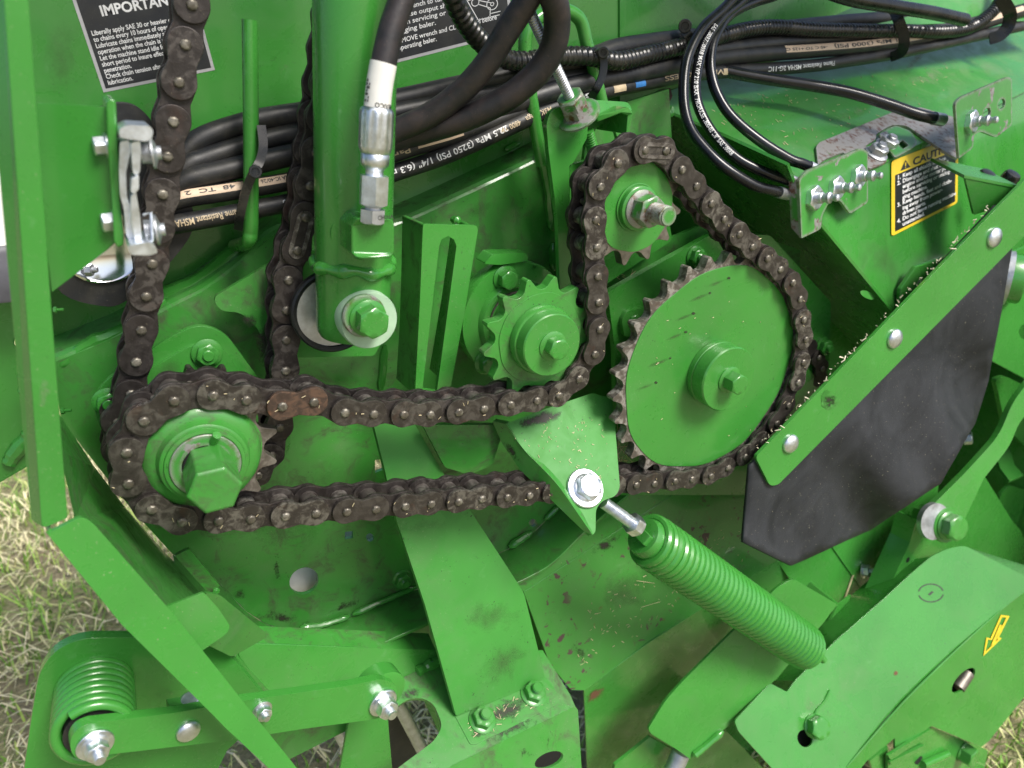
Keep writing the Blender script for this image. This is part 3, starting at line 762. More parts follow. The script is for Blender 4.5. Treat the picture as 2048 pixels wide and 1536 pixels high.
# folded tab on the rail
TB = Plane((350, 1235, -62), (412, 1185, -56), (455, 1262, -60))
MB().plate(TB, rnd([(330, 1215, 0), (408, 1185, 4), (438, 1218, 8), (460, 1252, 6), (455, 1266, 10), (404, 1302, 0)], 5), 3).build('tab', 'green', rail, bevel=1)
TB2 = Plane((412, 1185, -43), (530, 1268, 10), (462, 1312, -10))
MB().plate(TB2, rnd([(412, 1186, 0), (440, 1190, 6), (533, 1266, 8), (532, 1276, 6), (464, 1314, 6), (415, 1290, 0)], 5), 3).build('tab_return', 'green_dusty', rail, bevel=1)

# latch bracket
BR = Plane((70, 210, -40), (215, 213, -52), (105, 580, -40))
lb = thing('latch_bracket', W(160, 580, -45), 'green bracket plate with a cut lower corner carrying the silver latch', 'bracket')
MB().plate(BR, rnd([(60, 206, 0), (222, 214, 2), (236, 478, 6), (216, 498, 10), (104, 584, 0)], 2), 4).build('plate', 'green', lb, bevel=.8)
fx = [W(224, 200, -62), W(245, 492, -62)]
fl_pts = [W(212, 203, -66), W(222, 198, -66), W(232, 202, -66), W(236, 300, -64), W(240, 330, -62), W(240, 400, -62), W(248, 470, -64), W(247, 490, -64), W(236, 496, -64), W(228, 484, -64), W(222, 380, -62), W(216, 300, -64)]
mb = MB(); mb.poly(fl_pts, Vector((0, .060, 0))); mb.build('flange', 'green_clean', lb, bevel=2, seg=3)
for x, y in ((186, 291), (203, 443)):
    p = W(x + 29, y, -52); r = 20 * mm(x, y, -52)
    bolt(lb, p, (-1, -.12, .0), r * .95, 'zinc', flange=0, head=.8, washer=1.4, rot=.25)
# latch: two pawls, cranked plates, bushes and springs
lt = thing('rotary_latch', W(270, 510, -60), 'bright silver door latch with two hooked ends beside the chain', 'latch')
def lplate(pts, y, t, name='plate', m='zinc'):
    mb = MB(); mb.poly([W(a, b, y) for a, b in pts], Vector((0, t * .001, 0))); return mb.build(name, m, lt, bevel=1.6, seg=3)
lplate(rnd([(240, 284), (258, 280), (262, 300), (252, 345), (254, 395), (268, 430), (276, 470), (262, 488), (252, 470), (248, 420), (240, 390), (238, 340)], 5), -70, 26)
lplate(rnd([(262, 286), (280, 282), (282, 300), (280, 345), (272, 352), (266, 345)], 5), -80, 22)
lplate(rnd([(264, 356), (278, 350), (278, 378), (270, 388), (262, 384)], 4), -82, 18)
lplate(rnd([(262, 392), (272, 384), (280, 430), (284, 480), (270, 484), (262, 440)], 5), -78, 22)
for pts in ([(238, 258), (255, 250), (300, 252), (307, 262), (303, 280), (290, 283), (240, 276)], [(254, 492), (300, 484), (312, 494), (316, 506), (300, 511), (262, 510)]):
    lplate(rnd(pts, 6), -88, 34, 'pawl')
for x, y in ((289, 306), (297, 460)):
    mb = MB()
    for k in range(5):
        q = W(x - 8 + k * 5, y, -66); mb.lathe(q, (1, -.1, 0), [(.0052, 0), (.0058, .0005), (.0058, .0010), (.0052, .0014)], 24)
    mb.lathe(W(x + 14, y, -66), (1, -.1, 0), [(.0085, 0), (.0085, .0012), (.006, .002), (.0035, .003), (.0035, .005)], 24)
    mb.build('spring_bush', 'zinc_dull', lt)
mb = MB(); mb.tube([W(286, 430, -74), W(302, 425, -74), W(305, 480, -78), W(296, 500, -80)], .0009, 8); mb.build('torsion_wire', 'zinc', lt)

# black rubber wheel with bright hub behind the rear chain
wh = thing('gauge_roller', W(230, 612, 125), 'black rubber wheel with polished metal hub behind the latch', 'wheel')
loop = [(130, 330), (160, 245), (205, 214), (253, 207), (290, 226), (330, 285), (368, 370), (388, 450), (340, 525), (257, 599), (202, 612), (114, 576), (100, 450)]
o3 = spline([W(x, y, 118) for x, y in loop], 6, True)
MB().poly(o3, Vector((0, .02, 0))).build('tyre', 'rubber', wh, bevel=4, seg=4)
MB().lathe(W(202, 490, 117), NF, [(.0300, 0), (.0300, .0015), (.0285, .0022), (.0270, .0012), (0, .0010)], 48).build('hub_disc', 'chrome', wh)
bolt(wh, W(172, 540, 114), (1, -.4, 0), .0042, 'zinc_dull', flange=0, head=.8, stub=.8)

# ================================================================== HYDRAULIC CYLINDER
cy = thing('hydraulic_cylinder', W(710, 690, 30), 'thick green hydraulic cylinder tube with welded cap and bolted base pin', 'cylinder')
a3, b3 = W(712, -60, 26), W(706, 668, 30)
ax = (b3 - a3).normalized(); Lc = (b3 - a3).length
rc = 80 * mm(710, 300, 28)
wl = (W(706, 528, 29) - a3).length
MB().lathe(a3, ax, [(rc, 0), (rc, wl), (rc * 1.0, wl + .001)], 72).build('tube', 'green_clean', cy)
MB().lathe(a3, ax, [(rc * .9, wl), (rc * .985, wl + .001), (rc * .985, Lc - .010), (rc * .96, Lc - .004), (rc * .88, Lc), (rc * .5, Lc + .001)], 72).build('end_cap', 'green_clean', cy)
cc = a3 + ax * wl; u_, w_, _ = basis(ax)
ring = [cc + (u_ * math.cos(a) + w_ * math.sin(a)) * (rc * .985) + ax * (.0014 * math.sin(3 * a) + .0008 * math.sin(7 * a)) for a in (2 * math.pi * k / 80 for k in range(81))]
MB().tube(ring, [.0044 * (1 + .22 * math.sin(k * .7) + .15 * random.random()) for k in range(81)], 10, caps=False).build('weld_collar', 'weld_green', cy)
pc = W(733, 634, -8)
MB().lathe(W(726, 630, 10), NF, [(.0225, -.01), (.0225, .014), (.0215, .0165), (.010, .0165)], 56).build('washer', 'nylon', cy)
MB().lathe(W(726, 630, -7.5), NF, [(.0165, 0), (.0165, .003), (.0155, .0042), (.010, .0045)], 48).build('inner_washer', 'green_halfchip', cy)
bolt(cy, W(736, 636, -12), NF, .0105, 'green_clean', flange=1.35, head=.9, rot=.35, name='pin_bolt')
# port block with its boss
MB().lathe(W(708, 470, 4), (-.55, -.8, 0), [(.0185, -.02), (.0185, .002), (.016, .004), (.01, .004)], 40).build('port_boss', 'green_clean', cy)
q = [W(703, 452, -24), W(716, 437, -30), W(786, 440, -30), W(789, 448, -30), W(789, 508, -30), W(778, 517, -30), W(715, 517, -30), W(703, 505, -24)]
MB().poly(q, Vector((0, .03, 0))).build('port_block', 'green_clean', cy, bevel=2.2, seg=3)
# dark bearing ring left of the cap
MB().lathe(W(664, 620, 58), NF, [(.0345, 0), (.0345, .006), (.0330, .0075), (.030, .006), (.030, .0)], 56).build('rubber_ring', 'rubber', cy)
MB().lathe(W(664, 620, 57), NF, [(.0298, 0), (.0298, .003), (.02, .003)], 48).build('ring_disc', 'zinc_dull', cy)
MB().poly([W(x, y, 100) for x, y in rnd([(590, 640), (790, 640), (748, 712), (560, 716)], 6)], Vector((0, .006, 0))).build('lug_plate', 'green', cy, bevel=1)

# pressure hose with crimped fitting
ph = thing('pressure_hose', W(747, 445, -28), 'black hydraulic hose with silver crimped fitting and white sleeve label on the cylinder', 'hose')
hp = pxpath([(850, -150, -20), (822, -60, -22), (803, 0, -24), (782, 62, -26), (767, 128, -28), (759, 171, -28), (754, 214, -28)], 10)
rh = 26.5 * mm(765, 120, -28)
MB().tube(hp, rh, 22).build('hose', 'rubber_soft', ph)
fn, LL = on_tube(hp, rh)
s0 = LL - 88 * mm(760, 170, -28) * 1.02
lab = MB().tube([hp_ for hp_ in spline([W(767, 126, -28), W(763, 148, -28), W(759, 171, -28), W(754, 216, -28)], 5)], rh * 1.04, 22).build('sleeve_label', 'white_label', ph)
fl_, L_ = on_tube(spline([W(767, 126, -28), W(763, 148, -28), W(759, 171, -28), W(754, 216, -28)], 5), rh * 1.04)
def fprint(x, y): return fl_(L_ * .93 - y, x, .0003)
mb = MB(); put_text(mb, 'MEXICO', lambda x, y: fl_(L_ * .88 + y, .013 - x, .0003), 0, 0, .0045)
for i in range(7):
    for j in range(4):
        if random.random() < .6:
            x0, y0 = -.0105 + j * .0011, L_ * .42 + i * .002; mb.add([fl_(y0, x0, .0003), fl_(y0 + .0015, x0, .0003), fl_(y0 + .0015, x0 + .0009, .0003), fl_(y0, x0 + .0009, .0003)], [(0, 1, 2, 3)])
mb.build('label_print', 'ink', lab)
f0, f1 = W(754, 212, -28), W(745, 445, -28); ax = (f1 - f0).normalized(); K = (f1 - f0).length / (445 - 212)
m_ = mm(750, 300, -28)
mb = MB(); u_, w_, _ = basis(ax)
seg = 48; prof = [(29, 3), (33, 8), (34, 14), (34, 78), (31, 88), (28.5, 92)]
vs = []; fs = []
for r_, h in prof:
    for k in range(seg):
        g = 1 - (.10 if (k % 4 == 0 and 8 < h < 80) else 0)
        a = 2 * math.pi * k / seg; vs.append(f0 + ax * h * K + (u_ * math.cos(a) + w_ * math.sin(a)) * r_ * m_ * g)
for i in range(len(prof) - 1):
    for k in range(seg): j = (k + 1) % seg; fs.append((i * seg + k, i * seg + j, (i + 1) * seg + j, (i + 1) * seg + k))
mb.add(vs, fs, True); mb.build('ferrule', 'zinc', ph)
MB().lathe(f0, ax, [(r_ * m_, h * K) for r_, h in ((26, 90), (29, 94), (29, 110), (27, 116), (21, 122), (18, 126), (18, 140), (24, 146), (26, 150))], 32).build('fitting_neck', 'zinc', ph)
MB().hexa(f0 + ax * 136 * K, ax, 27 * m_, 62 * K, .15).build('swivel_nut', 'zinc', ph)
MB().lathe(f0, ax, [(17 * m_, 195 * K), (17 * m_, 212 * K)], 24).build('neck', 'zinc_dull', ph)
MB().hexa(f0 + ax * 205 * K, ax, 24 * m_, 30 * K, .35).build('adapter_nut', 'zinc_dull', ph)
mb = MB(); put_text(mb, 'CHINA', lambda x, y: W(748, 436, -28) + Vector((x, -24.3 * m_, y)), 0, 0, .0042); mb.build('stamp', 'ink', ph)

# ================================================================== DECALS ON THE REAR SHEET
def decal(parent, pl, bl, br, tl, w, h, name='decal', back_='decal_black', border=None, bw=.05, lift=.35, radius=0.):
    """flat sticker in its own u,v (w wide, h high) placed by three photo corners"""
    o, ex, ey = pl(*bl, lift), pl(*br, lift), pl(*tl, lift)
    ux, uy = (ex - o) / w, (ey - o) / h
    def fn(x, y, l=0.): return o + ux * x + uy * y + pl.n * l * .001
    def rr(x0, y0, x1, y1, r, l=0.):
        q = rnd([(x0, y0), (x1, y0), (x1, y1), (x0, y1)], r, 4) if r else [(x0, y0), (x1, y0), (x1, y1), (x0, y1)]
        return [fn(x, y, l) for x, y in q]
    mb = MB(); mb.poly(rr(0, 0, w, h, radius), -pl.n * .0002)
    d = mb.build(name, border or back_, parent)
    if border:
        mb = MB(); mb.poly(rr(bw, bw, w - bw, h - bw, radius * .6, .15), -pl.n * .0001); mb.build('field', back_, d)
    return d, fn
DP = YPlane(180)
d1, f1_ = decal(rear, DP, (207, 185), (430, 140), (138, -20), 12., 10.5, border='decal_silver', bw=.34)
d1['label'] = 'black decal with silver border headed IMPORTANT'
mb = MB()
put_text(mb, 'IMPORTANT', lambda x, y: f1_(x, y, .35), 2.2, 7.55, 1.45, 7.8, bold=.03)
lines = [(t_, 5.82 - i * .645) for i, t_ in enumerate(('Liberally apply SAE 30 or heavier oil', 'to chains every 10 hours of operation.', 'Lubricate chains immediately after', 'operation when the chain is warm.', 'Let the machine stand idle for a', 'short period to insure effective', 'penetration.', 'Check chain tension after each', 'lubrication.'))]
for s_, y in lines: put_text(mb, s_, lambda x, y: f1_(x, y, .35), .72, y, .70, xs=.82, bold=.016)
mb.build('lettering', 'decal_white', d1)
d2, f2_ = decal(rear, DP, (760, 134), (1026, 66), (720, -120), 12., 10.6, border='decal_silver', bw=.28)
d2['label'] = 'black decal with small white baler drawing, partly behind hoses'
mb = MB()
lines = [('Use wrench to turn', 4.35, 1.75, 4.5), ('gearcase output shaft', 3.70, 1.55, 5.3), ('aid in servicing or un-', 3.08, 1.7, 5.4), ('plugging baler.', 2.44, 1.4, 3.75), ('REMOVE wrench and CLOSE shield before', 1.62, 1.5, 9.1), ('operating baler.', 1.02, 1.65, 3.4)]
for s_, y, x, wdt in lines: put_text(mb, s_, lambda x, y: f2_(x, y, .35), x, y, .60, wdt, bold=.014)
mb.build('lettering', 'decal_white', d2)
mb = MB()
def lin(pts, wd=.07):
    for a, b in zip(pts, pts[1:]):
        a, b = Vector(a) - Vector((0, 2.45)), Vector(b) - Vector((0, 2.45)); d = (b - a).normalized(); n = Vector((-d.y, d.x)) * wd / 2
        mb.add([f2_(*(a - n), .35), f2_(*(b - n), .35), f2_(*(b + n), .35), f2_(*(a + n), .35)], [(0, 1, 2, 3)])
def circ(cx, cy, r): lin([(cx + r * math.cos(a), cy + r * math.sin(a)) for a in (i * math.pi / 10 for i in range(21))])
for g in ([(8.1, 6.3), (8.9, 4.4), (10.9, 4.4)], [(8.1, 6.3), (10.6, 6.5), (10.9, 7.4)], [(9.0, 5.8), (10.1, 5.2)], [(9.1, 6.1), (10.3, 5.6)], [(10.1, 5.2), (10.0, 4.5)], [(10.0, 4.7), (11.0, 4.7)], [(8.1, 6.3), (7.9, 8.5), (10.0, 8.8)]): lin(g)
circ(10.3, 5.5, .5); circ(10.3, 5.5, .15); circ(8.8, 6.0, .33); circ(9.6, 6.3, .15)
lin([(7.6 + .9 * math.cos(a), 6.3 + 1.4 * math.sin(a)) for a in (R(130 + 12 * i) for i in range(12))], .09); lin([(8.0, 5.1), (8.4, 4.9), (7.95, 4.75)], .12)
mb.build('pictogram', 'decal_white', d2)

# ================================================================== GUIDE RODS
rod = pxpath([(500, 40, 95), (501, 140, 95), (502, 300, 96), (502, 420, 97), (501, 462, 99), (495, 484, 106), (470, 492, 160)], 8)
t_ = MB().tube(rod, 16 * mm(500, 250, 96), 20).build('hose_guide_rod', 'green', label='short green upright rod holding the hose bundle', cat='rod', bevel=0)
ul = pxpath([(1085, 330, 110), (1074, 270, 110), (1060, 180, 110), (1050, 110, 110), (1056, 58, 110), (1090, 27, 112), (1128, 20, 114), (1160, 40, 116), (1174, 90, 116), (1190, 150, 116), (1206, 215, 116)], 8)
MB().tube(ul, 13 * mm(1080, 150, 110), 18).build('hose_guide_loop', 'green', label='bent green rod loop around the hose bundle', cat='rod')
# ================================================================== HOOD WITH CAUTION DECAL
class NPlane(Plane):
    def __init__(s, p, n): s.a = W(*p); s.n = Vector(n).normalized()
TP = NPlane((1665, 378, 40), (0, -.5, .86))
RF = NPlane((1665, 378, 40), (.21, -.93, .24))
hood = thing('chute_hood', W(1750, 640, 120), 'green sheet metal hood with sloping top carrying the yellow caution decal', 'hood')
topP = [(1336, 226), (1455, 276), (1574, 331), (1622, 397), (1665, 378), (1738, 343), (1833, 292), (2100, 158), (2100, 40), (1900, 50), (1700, 78), (1560, 120), (1420, 150), (1330, 185)]
MB().plate(TP, topP, 3).build('top_sheet', 'green_dusty', hood, bevel=1.2)
rfP = [(1600, 402), (1622, 396), (1665, 378), (1738, 343), (1833, 292), (2100, 158), (2100, 720), (1900, 700), (1792, 634)]
MB().plate(RF, rfP, 3, off=-1.).build('front_sheet', 'green_panel', hood, bevel=.5)
pA, pB, pC = TP(1336, 226), RF(1600, 402), RF(1792, 634)
class P3(Plane):
    def __init__(s, a, b, c):
        s.a = a; s.n = (b - a).cross(c - a).normalized()
        if s.n.dot(CAM - a) < 0: s.n = -s.n
LF = P3(pA, pB, pC + Vector((0, .05, 0)))
MB().plate(LF, [(1290, 205), (1336, 226), (1455, 276), (1574, 331), (1600, 402), (1792, 634), (1690, 800), (1500, 800), (1290, 420)], 3, off=-1.5).build('side_sheet', 'green', hood)
mb = MB(); bead(mb, [TP(1330, 232), TP(1336, 226), TP(1342, 222)], .006, .3); mb.build('weld_bead', 'weld_green', hood)
mb = MB(); mb.poly([RF(x, y, 0.6) for x, y in ell(1735, 590, 16, 7, 25)], RF.n * .0004); mb.build('slot', 'green_oily', hood)
# mud packed by the hose
mb = MB(); mb.poly([TP(x, y, 4) for x, y in [(1302, 196), (1318, 178), (1342, 174), (1346, 190), (1338, 203), (1310, 208)]], -TP.n * .012); 
mb.build('mud_clod', 'mud', label='clod of brown mud wedged under the hoses', cat='mud', bevel=2)
# caution decal
d3, f3_ = decal(hood, RF, (1783, 473), (1915, 406), (1783, 322), 10., 11., border='decal_yellow', back_='decal_yellow', bw=.2, lift=.6, radius=.5)
d3['label'] = 'yellow and black caution decal with numbered rules'
mb = MB(); mb.poly([f3_(x, y, .3) for x, y in rnd([(.45, .45), (9.55, .45), (9.55, 8.75), (.45, 8.75)], .12, 2)], -RF.n * .0001); mb.build('black_field', 'decal_black', d3)
mb = MB(); put_text(mb, 'CAUTION', lambda x, y: f3_(x, y, .5), 2.9, 9.1, 1.55, 6.4, bold=.03)
mb.poly([f3_(x, y, .5) for x, y in [(1.15, 9.05), (2.55, 9.05), (1.85, 10.4)]], -RF.n * .00005); mb.build('heading', 'ink', d3)
mb = MB(); mb.poly([f3_(x, y, .7) for x, y in [(1.8, 9.45), (1.9, 9.45), (1.95, 10.0), (1.75, 10.0)]], -RF.n * .00005); mb.poly([f3_(x, y, .7) for x, y in [(1.78, 9.2), (1.92, 9.2), (1.92, 9.33), (1.78, 9.33)]], -RF.n * .00005); mb.build('exclamation', 'decal_yellow', d3)
mb = MB()
L3 = [('1.', 'Keep all shields in place.'), ('2.', 'Disengage and shut off all'), ('', 'engine and/or motor power'), ('', 'before servicing or unclog-'), ('', 'ging machine.'), ('3.', 'Keep hands, feet and cloth-'), ('', 'ing away from power-'), ('', 'driven parts.'), ('4.', 'Do not leave running machine'), ('', 'unattended.')]
for i, (a, b) in enumerate(L3):
    yy = 7.95 - i * .80
    if a: put_text(mb, a, lambda x, y: f3_(x, y, .5), .7, yy, .84, bold=.03)
    put_text(mb, b, lambda x, y: f3_(x, y, .5), 1.45, yy, .84, xs=.80, bold=.03)
mb.build('lettering', 'decal_white', d3)
mb = MB(); put_text(mb, 'E92919  B', lambda x, y: f3_(x, y, .5), 7.6, .12, .28); mb.build('part_number', 'ink', d3)

# sloping far sheet behind the bundle, upper right
SLP = Plane((1250, -50, 180), (1250, 150, 180), (1700, 0, 340))
MB().plate(SLP, [(1240, -60), (1960, -60), (1960, 60), (1700, 120), (1500, 170), (1240, 230)], 4).build('sheet', 'green_panel', rear)
mb = MB(); mb.plate(NPlane((1700, 40, 235), (0, -.8, .6)), [(1660, 35), (1720, 8), (1830, -30), (2100, -30), (2100, 40), (1800, 50), (1650, 62)], 4); mb.build('ledge', 'green_dusty', hood)

# grease bracket: bare base strap and two bent tabs
gb = thing('grease_bracket', TP(1700, 330), 'chipped green and grey steel bracket holding four grease fittings on the hood', 'bracket')
bs = rnd([(1632, 292), (1640, 284, 4), (1786, 224), (1840, 214), (1908, 234), (1917, 318), (1897, 308), (1812, 250, 10), (1782, 250, 10), (1752, 268, 8), (1752, 278, 4), (1730, 292), (1776, 322, 6), (1740, 338, 6), (1700, 316), (1686, 304, 4), (1650, 318, 8), (1636, 330)], 5)
MB().plate(TP, bs, 3, off=3.5).build('base_strap', 'green_bare', gb, bevel=.8)
T1 = NPlane((1640, 380, 14), (.22, -.95, .14))
t1 = rnd([(1598, 358, 8), (1614, 341, 6), (1722, 296, 6), (1736, 303, 6), (1736, 405, 6), (1700, 428, 6), (1680, 400, 8), (1662, 398, 10), (1644, 432, 8), (1642, 458, 6), (1603, 477, 3)], 5)
MB().plate(T1, t1, 3, holes=[]).build('triple_tab', 'green_halfchip', gb, bevel=.8)
T1b = P3(T1(1598, 360), T1(1603, 477), T1(1603, 477) + Vector((-.012, .03, .012)))
MB().poly([T1(1597, 362, -1), T1(1602, 477, -1), T1(1602, 477) + Vector((-.002, .013, .008)), T1(1598, 362) + Vector((-.002, .013, .004))], Vector((.003, 0, 0))).build('triple_leg', 'green_chipped', gb, bevel=.8)
T2 = NPlane((1945, 250, 50), (.22, -.95, .14))
t2 = rnd([(1910, 206, 8), (1921, 194, 6), (2016, 153, 6), (2024, 158, 6), (2024, 250, 6), (1992, 275, 6), (1960, 262, 8), (1948, 270, 6), (1946, 296, 6), (1918, 317, 3)], 5)
MB().plate(T2, t2, 3, holes=[ell(1974, 226, 7, 11, 20, 16), ell(2003, 208, 7, 11, 20, 16)]).build('single_tab', 'green_halfchip', gb, bevel=.8)
for x, y in ((1752, 308), (1773, 292)): bolt(gb, TP(x, y, 4), TP.n, .0095, 'zinc_dull', flange=1.45, head=.6, stub=.45)
mb = MB(); mb.plate(TP, rnd([(1756, 268), (1790, 250), (1822, 262), (1836, 285), (1826, 296), (1790, 316)], 8), 2, off=6.5, holes=[[(1795, 287), (1806, 280), (1817, 290), (1806, 298)]]); mb.build('backing_plate', 'green_halfchip', gb, bevel=.8)
def grease_fitting(pl, x, y, sc):
    p = pl(x, y); n = pl.n; g = MB(); g.hexa(p, n, .0124 * sc, .0072 * sc, .4); 
    o = g.build('jam_nut', 'zinc', gb)
    q = MB(); q.lathe(p, n, [(.0062 * sc, .006 * sc), (.0062 * sc, .0125 * sc), (.0048 * sc, .0135 * sc), (.0048 * sc, .017 * sc), (.0062 * sc, .018 * sc), (.0062 * sc, .021 * sc), (.0038 * sc, .0225 * sc), (.0032 * sc, .025 * sc), (.0042 * sc, .027 * sc), (.0036 * sc, .030 * sc), (.002 * sc, .031 * sc)], 20); q.build('grease_nipple', 'zinc_dull', o)
    return p, n
for x, y in ((1624, 396), (1668, 376), (1712, 353)): grease_fitting(T1, x, y, .92)
grease_fitting(T2, 1938, 244, 1.0)

# ================================================================== GREASE HOSES
def hose(name, pts, rpx, material, label, cat='hose', group=None, n=8, ref=None, corr=0, flat=None, parts=None):
    p = pxpath(pts, n); q = pts[len(pts) // 2]; r = rpx * mm(q[0], q[1], q[2]) if not ref else ref
    if corr:                                   # split conduit: rings along its length
        cl = arclen(p); m = int(cl[-1] / (corr / 4)); pp = []
        for i in range(m + 1):
            s = cl[-1] * i / m; k = min(max(j for j in range(len(cl)) if cl[j] <= s + 1e-9), len(p) - 2)
            pp.append(p[k].lerp(p[k + 1], (s - cl[k]) / max(1e-9, cl[k + 1] - cl[k])))
        p = pp; rr = [r * (1.0, 1.0, .86, .86)[i % 4] for i in range(len(p))]
        mb = MB().tube(p, rr, 16)
    else: mb = MB().tube(p, r, 18)
    if parts is None: o = mb.build(name, material, label=label, cat=cat, group=group)
    else:
        root = thing(name, min(p, key=lambda v: v.z), label, cat, group); mb.build('hose', material, root); o = root
    return o, p, r
g1 = [(1576,389,22),(1545,381,20),(1504.5,369,25),(1446,332,40),(1402,288,60),(1378.5,252,75),(1367.6,204.5,90),(1369,146,105),(1380,102,115),(1406,55,125),(1446,18,135),(1480,-15,140),(1530,-50,140)]
g2 = [(1594,366,22),(1565,357,25),(1534,347,30),(1475,318,48),(1428,270,70),(1399,219,88),(1391,175,100),(1397,128,112),(1410,84,122),(1439,40,132),(1472,11,140),(1500,-12,145),(1540,-40,145)]
g3 = [(1636,342,32),(1606,328,36),(1578,318,42),(1519,281,60),(1464,234,82),(1435,190,98),(1422,146,110),(1422,106,120),(1431,73,128),(1453,36.5,138),(1483,15,144),(1515,2,150),(1548,-8,150),(1600,-30,150)]
g4 = [(1885,240,70),(1856,234,72),(1826,226,80),(1775,208,98),(1702,186,120),(1629,172,140),(1556,161,150),(1500,152,158),(1440,140,165)]
o, p, r = hose('grease_line', g1, 9.5, 'plastic_gloss', 'outermost thin glossy black grease line curving to the bracket', group='grease lines', parts=1)
def ferrule_on(root, p, r, k=5):
    MB().tube([p[0], p[k]], r * 1.12, 16).build('ferrule', 'zinc_dull', root)
ferrule_on(o, p, r)
o, p, r = hose('grease_line', g2, 9.5, 'plastic_gloss', 'thin glossy black grease line printed with white lettering', group='grease lines', parts=1); ferrule_on(o, p, r)
fn, LL = on_tube(p, r, flip=True)
mb = MB(); put_text(mb, 'SAE 100R7/100R8 MAX WP 210 BAR', lambda s, h: fn(LL * .30 + s, h - r * .25), 0, 0, .0058, LL * .26); put_text(mb, 'PROPULSE 1800-02 1/8" SAE 100R8', lambda s, h: fn(LL * .57 + s, h - r * .25), 0, 0, .0058, LL * .20)
mb.build('print', 'decal_white', o)
o, p, r = hose('grease_line', g3, 9.5, 'plastic_gloss', 'inner thin glossy black grease line curving to the bracket', group='grease lines', parts=1); ferrule_on(o, p, r)
o, p, r = hose('grease_line', g4, 9.5, 'plastic_gloss', 'thin black grease line running straight across the hood top', group='grease lines', parts=1); ferrule_on(o, p, r)
hose('control_cable', [(1600, -40, 170), (1694, -4, 175), (1780, 12, 178), (1866, 26, 180), (1930, 40, 182)], 11, 'plastic', 'flat black cable crossing above the upper hoses', 'cable')

# ================================================================== HOSE BUNDLE
H = {}
def bh(key, pts, rpx, label, m='rubber', corr=0, parts=1, name='hydraulic_hose'):
    H[key] = hose(name, pts, rpx, m, label, group='hoses in the bundle', corr=corr, parts=parts, cat='conduit' if corr else 'hose')
bh('a', [(300, 380, 128), (367, 306, 132), (410, 275, 134), (478, 251, 136), (530, 238, 136), (608, 226, 136), (700, 214, 134), (795, 199, 132), (900, 176, 130), (1037, 147, 128), (1160, 122, 130), (1230, 97, 138), (1300, 85, 150), (1373, 76, 165), (1500, 64, 190), (1665, 46, 225), (1811, 33, 250), (1921, 20, 265), (2100, -20, 280)], 19, 'topmost plain black hose of the bundle')
bh('b', [(310, 395, 122), (369, 336, 124), (410, 318, 126), (485, 294, 128), (547, 277, 130), (605, 265, 130), (700, 245, 128), (795, 224, 126), (900, 202, 126), (1037, 172, 126), (1160, 150, 128), (1300, 125, 145), (1410, 103, 165), (1519, 90, 185), (1629, 80, 205), (1760, 72, 225), (1900, 55, 240), (2100, 5, 260)], 18, 'second black hose from the top of the bundle')
bh('c', [(310, 410, 116), (367, 364, 116), (444, 343, 116), (547, 318, 116), (620, 303, 116), (720, 285, 114), (800, 272, 112), (900, 246, 112), (1037, 205, 114), (1160, 168, 118), (1300, 142, 135), (1410, 120, 160), (1519, 108, 178), (1629, 101, 195), (1738, 92, 210), (1848, 77, 225), (1939, 55, 235), (2100, 4, 250)], 17.5, 'black hose with cream layline reading 21 MPa across the hood')
bh('d', [(300, 420, 112), (362, 398, 112), (444, 385, 112), (513, 374, 112), (581, 362, 112), (680, 340, 110), (780, 310, 108), (830, 294, 108), (920, 268, 110), (1040, 222, 116), (1100, 200, 120)], 17.5, 'black hose with cream printed band passing the green rod')
bh('e', [(290, 460, 110), (349, 449, 110), (444, 432, 110), (513, 418, 110), (564, 408, 110), (680, 382, 108), (791, 345, 106), (873, 318, 106), (942, 290, 108), (1044, 243, 112), (1095, 221, 116), (1181, 191, 122), (1225, 179, 126), (1300, 164, 138), (1373, 150, 152), (1446, 143, 165), (1526, 139, 178), (1629, 131, 192), (1702, 121, 202), (1756, 113, 210), (1850, 95, 220), (2100, 40, 250)], 14.5, 'lowest slim black hose printed with pressure rating lettering')
def hprint(key, jobs):
    root, p, r = H[key]; fn, LL = on_tube(p, r, flip=True); cl = arclen(p[::-1])
    def s_at(px):                             # arc length (from the right) nearest a photo column
        best = min(range(len(p)), key=lambda i: abs(project(p[::-1][i])[0] - px)); return cl[best]
    for kind, x0, x1, h, mat_, txt in jobs:
        s0, s1 = s_at(x0), s_at(x1); mb = MB()
        if kind == 'band': band(mb, fn, s0, s1, h[0] * r, h[1] * r)
        else: put_text(mb, txt, lambda s, v: fn(s0 + s, v + h[0] * r, .0005), 0, 0, h[1] * r, abs(s1 - s0), bold=.015)
        mb.build('layline' if kind == 'band' else 'print', mat_, root)
def project(v):
    d = np.array(v - CAM); c = d[0] * _X + d[1] * _Y + d[2] * _Z; return (c[0] / c[2] * FPX + CX, c[1] / c[2] * FPX + CY)
hprint('c', [('band', 2040, 1560, (-.95, .05), 'peach', ''), ('text', 1800, 1650, (-.62, .75), 'ink', '21 MPa (3000 PSI)'), ('text', 1640, 1560, (-.5, .5), 'ink', '-40 C TO +125 C')])
hprint('d', [('band', 600, 330, (-.95, .02), 'peach', ''), ('text', 590, 520, (-.68, .6), 'ink', 'MSHA IC-40/26'), ('text', 470, 370, (-.68, .6), 'ink', '48  TC  2'), ('band', 925, 830, (-.8, .3), 'peach', ''), ('text', 815, 770, (-.2, .9), 'gold_print', 'Park')])
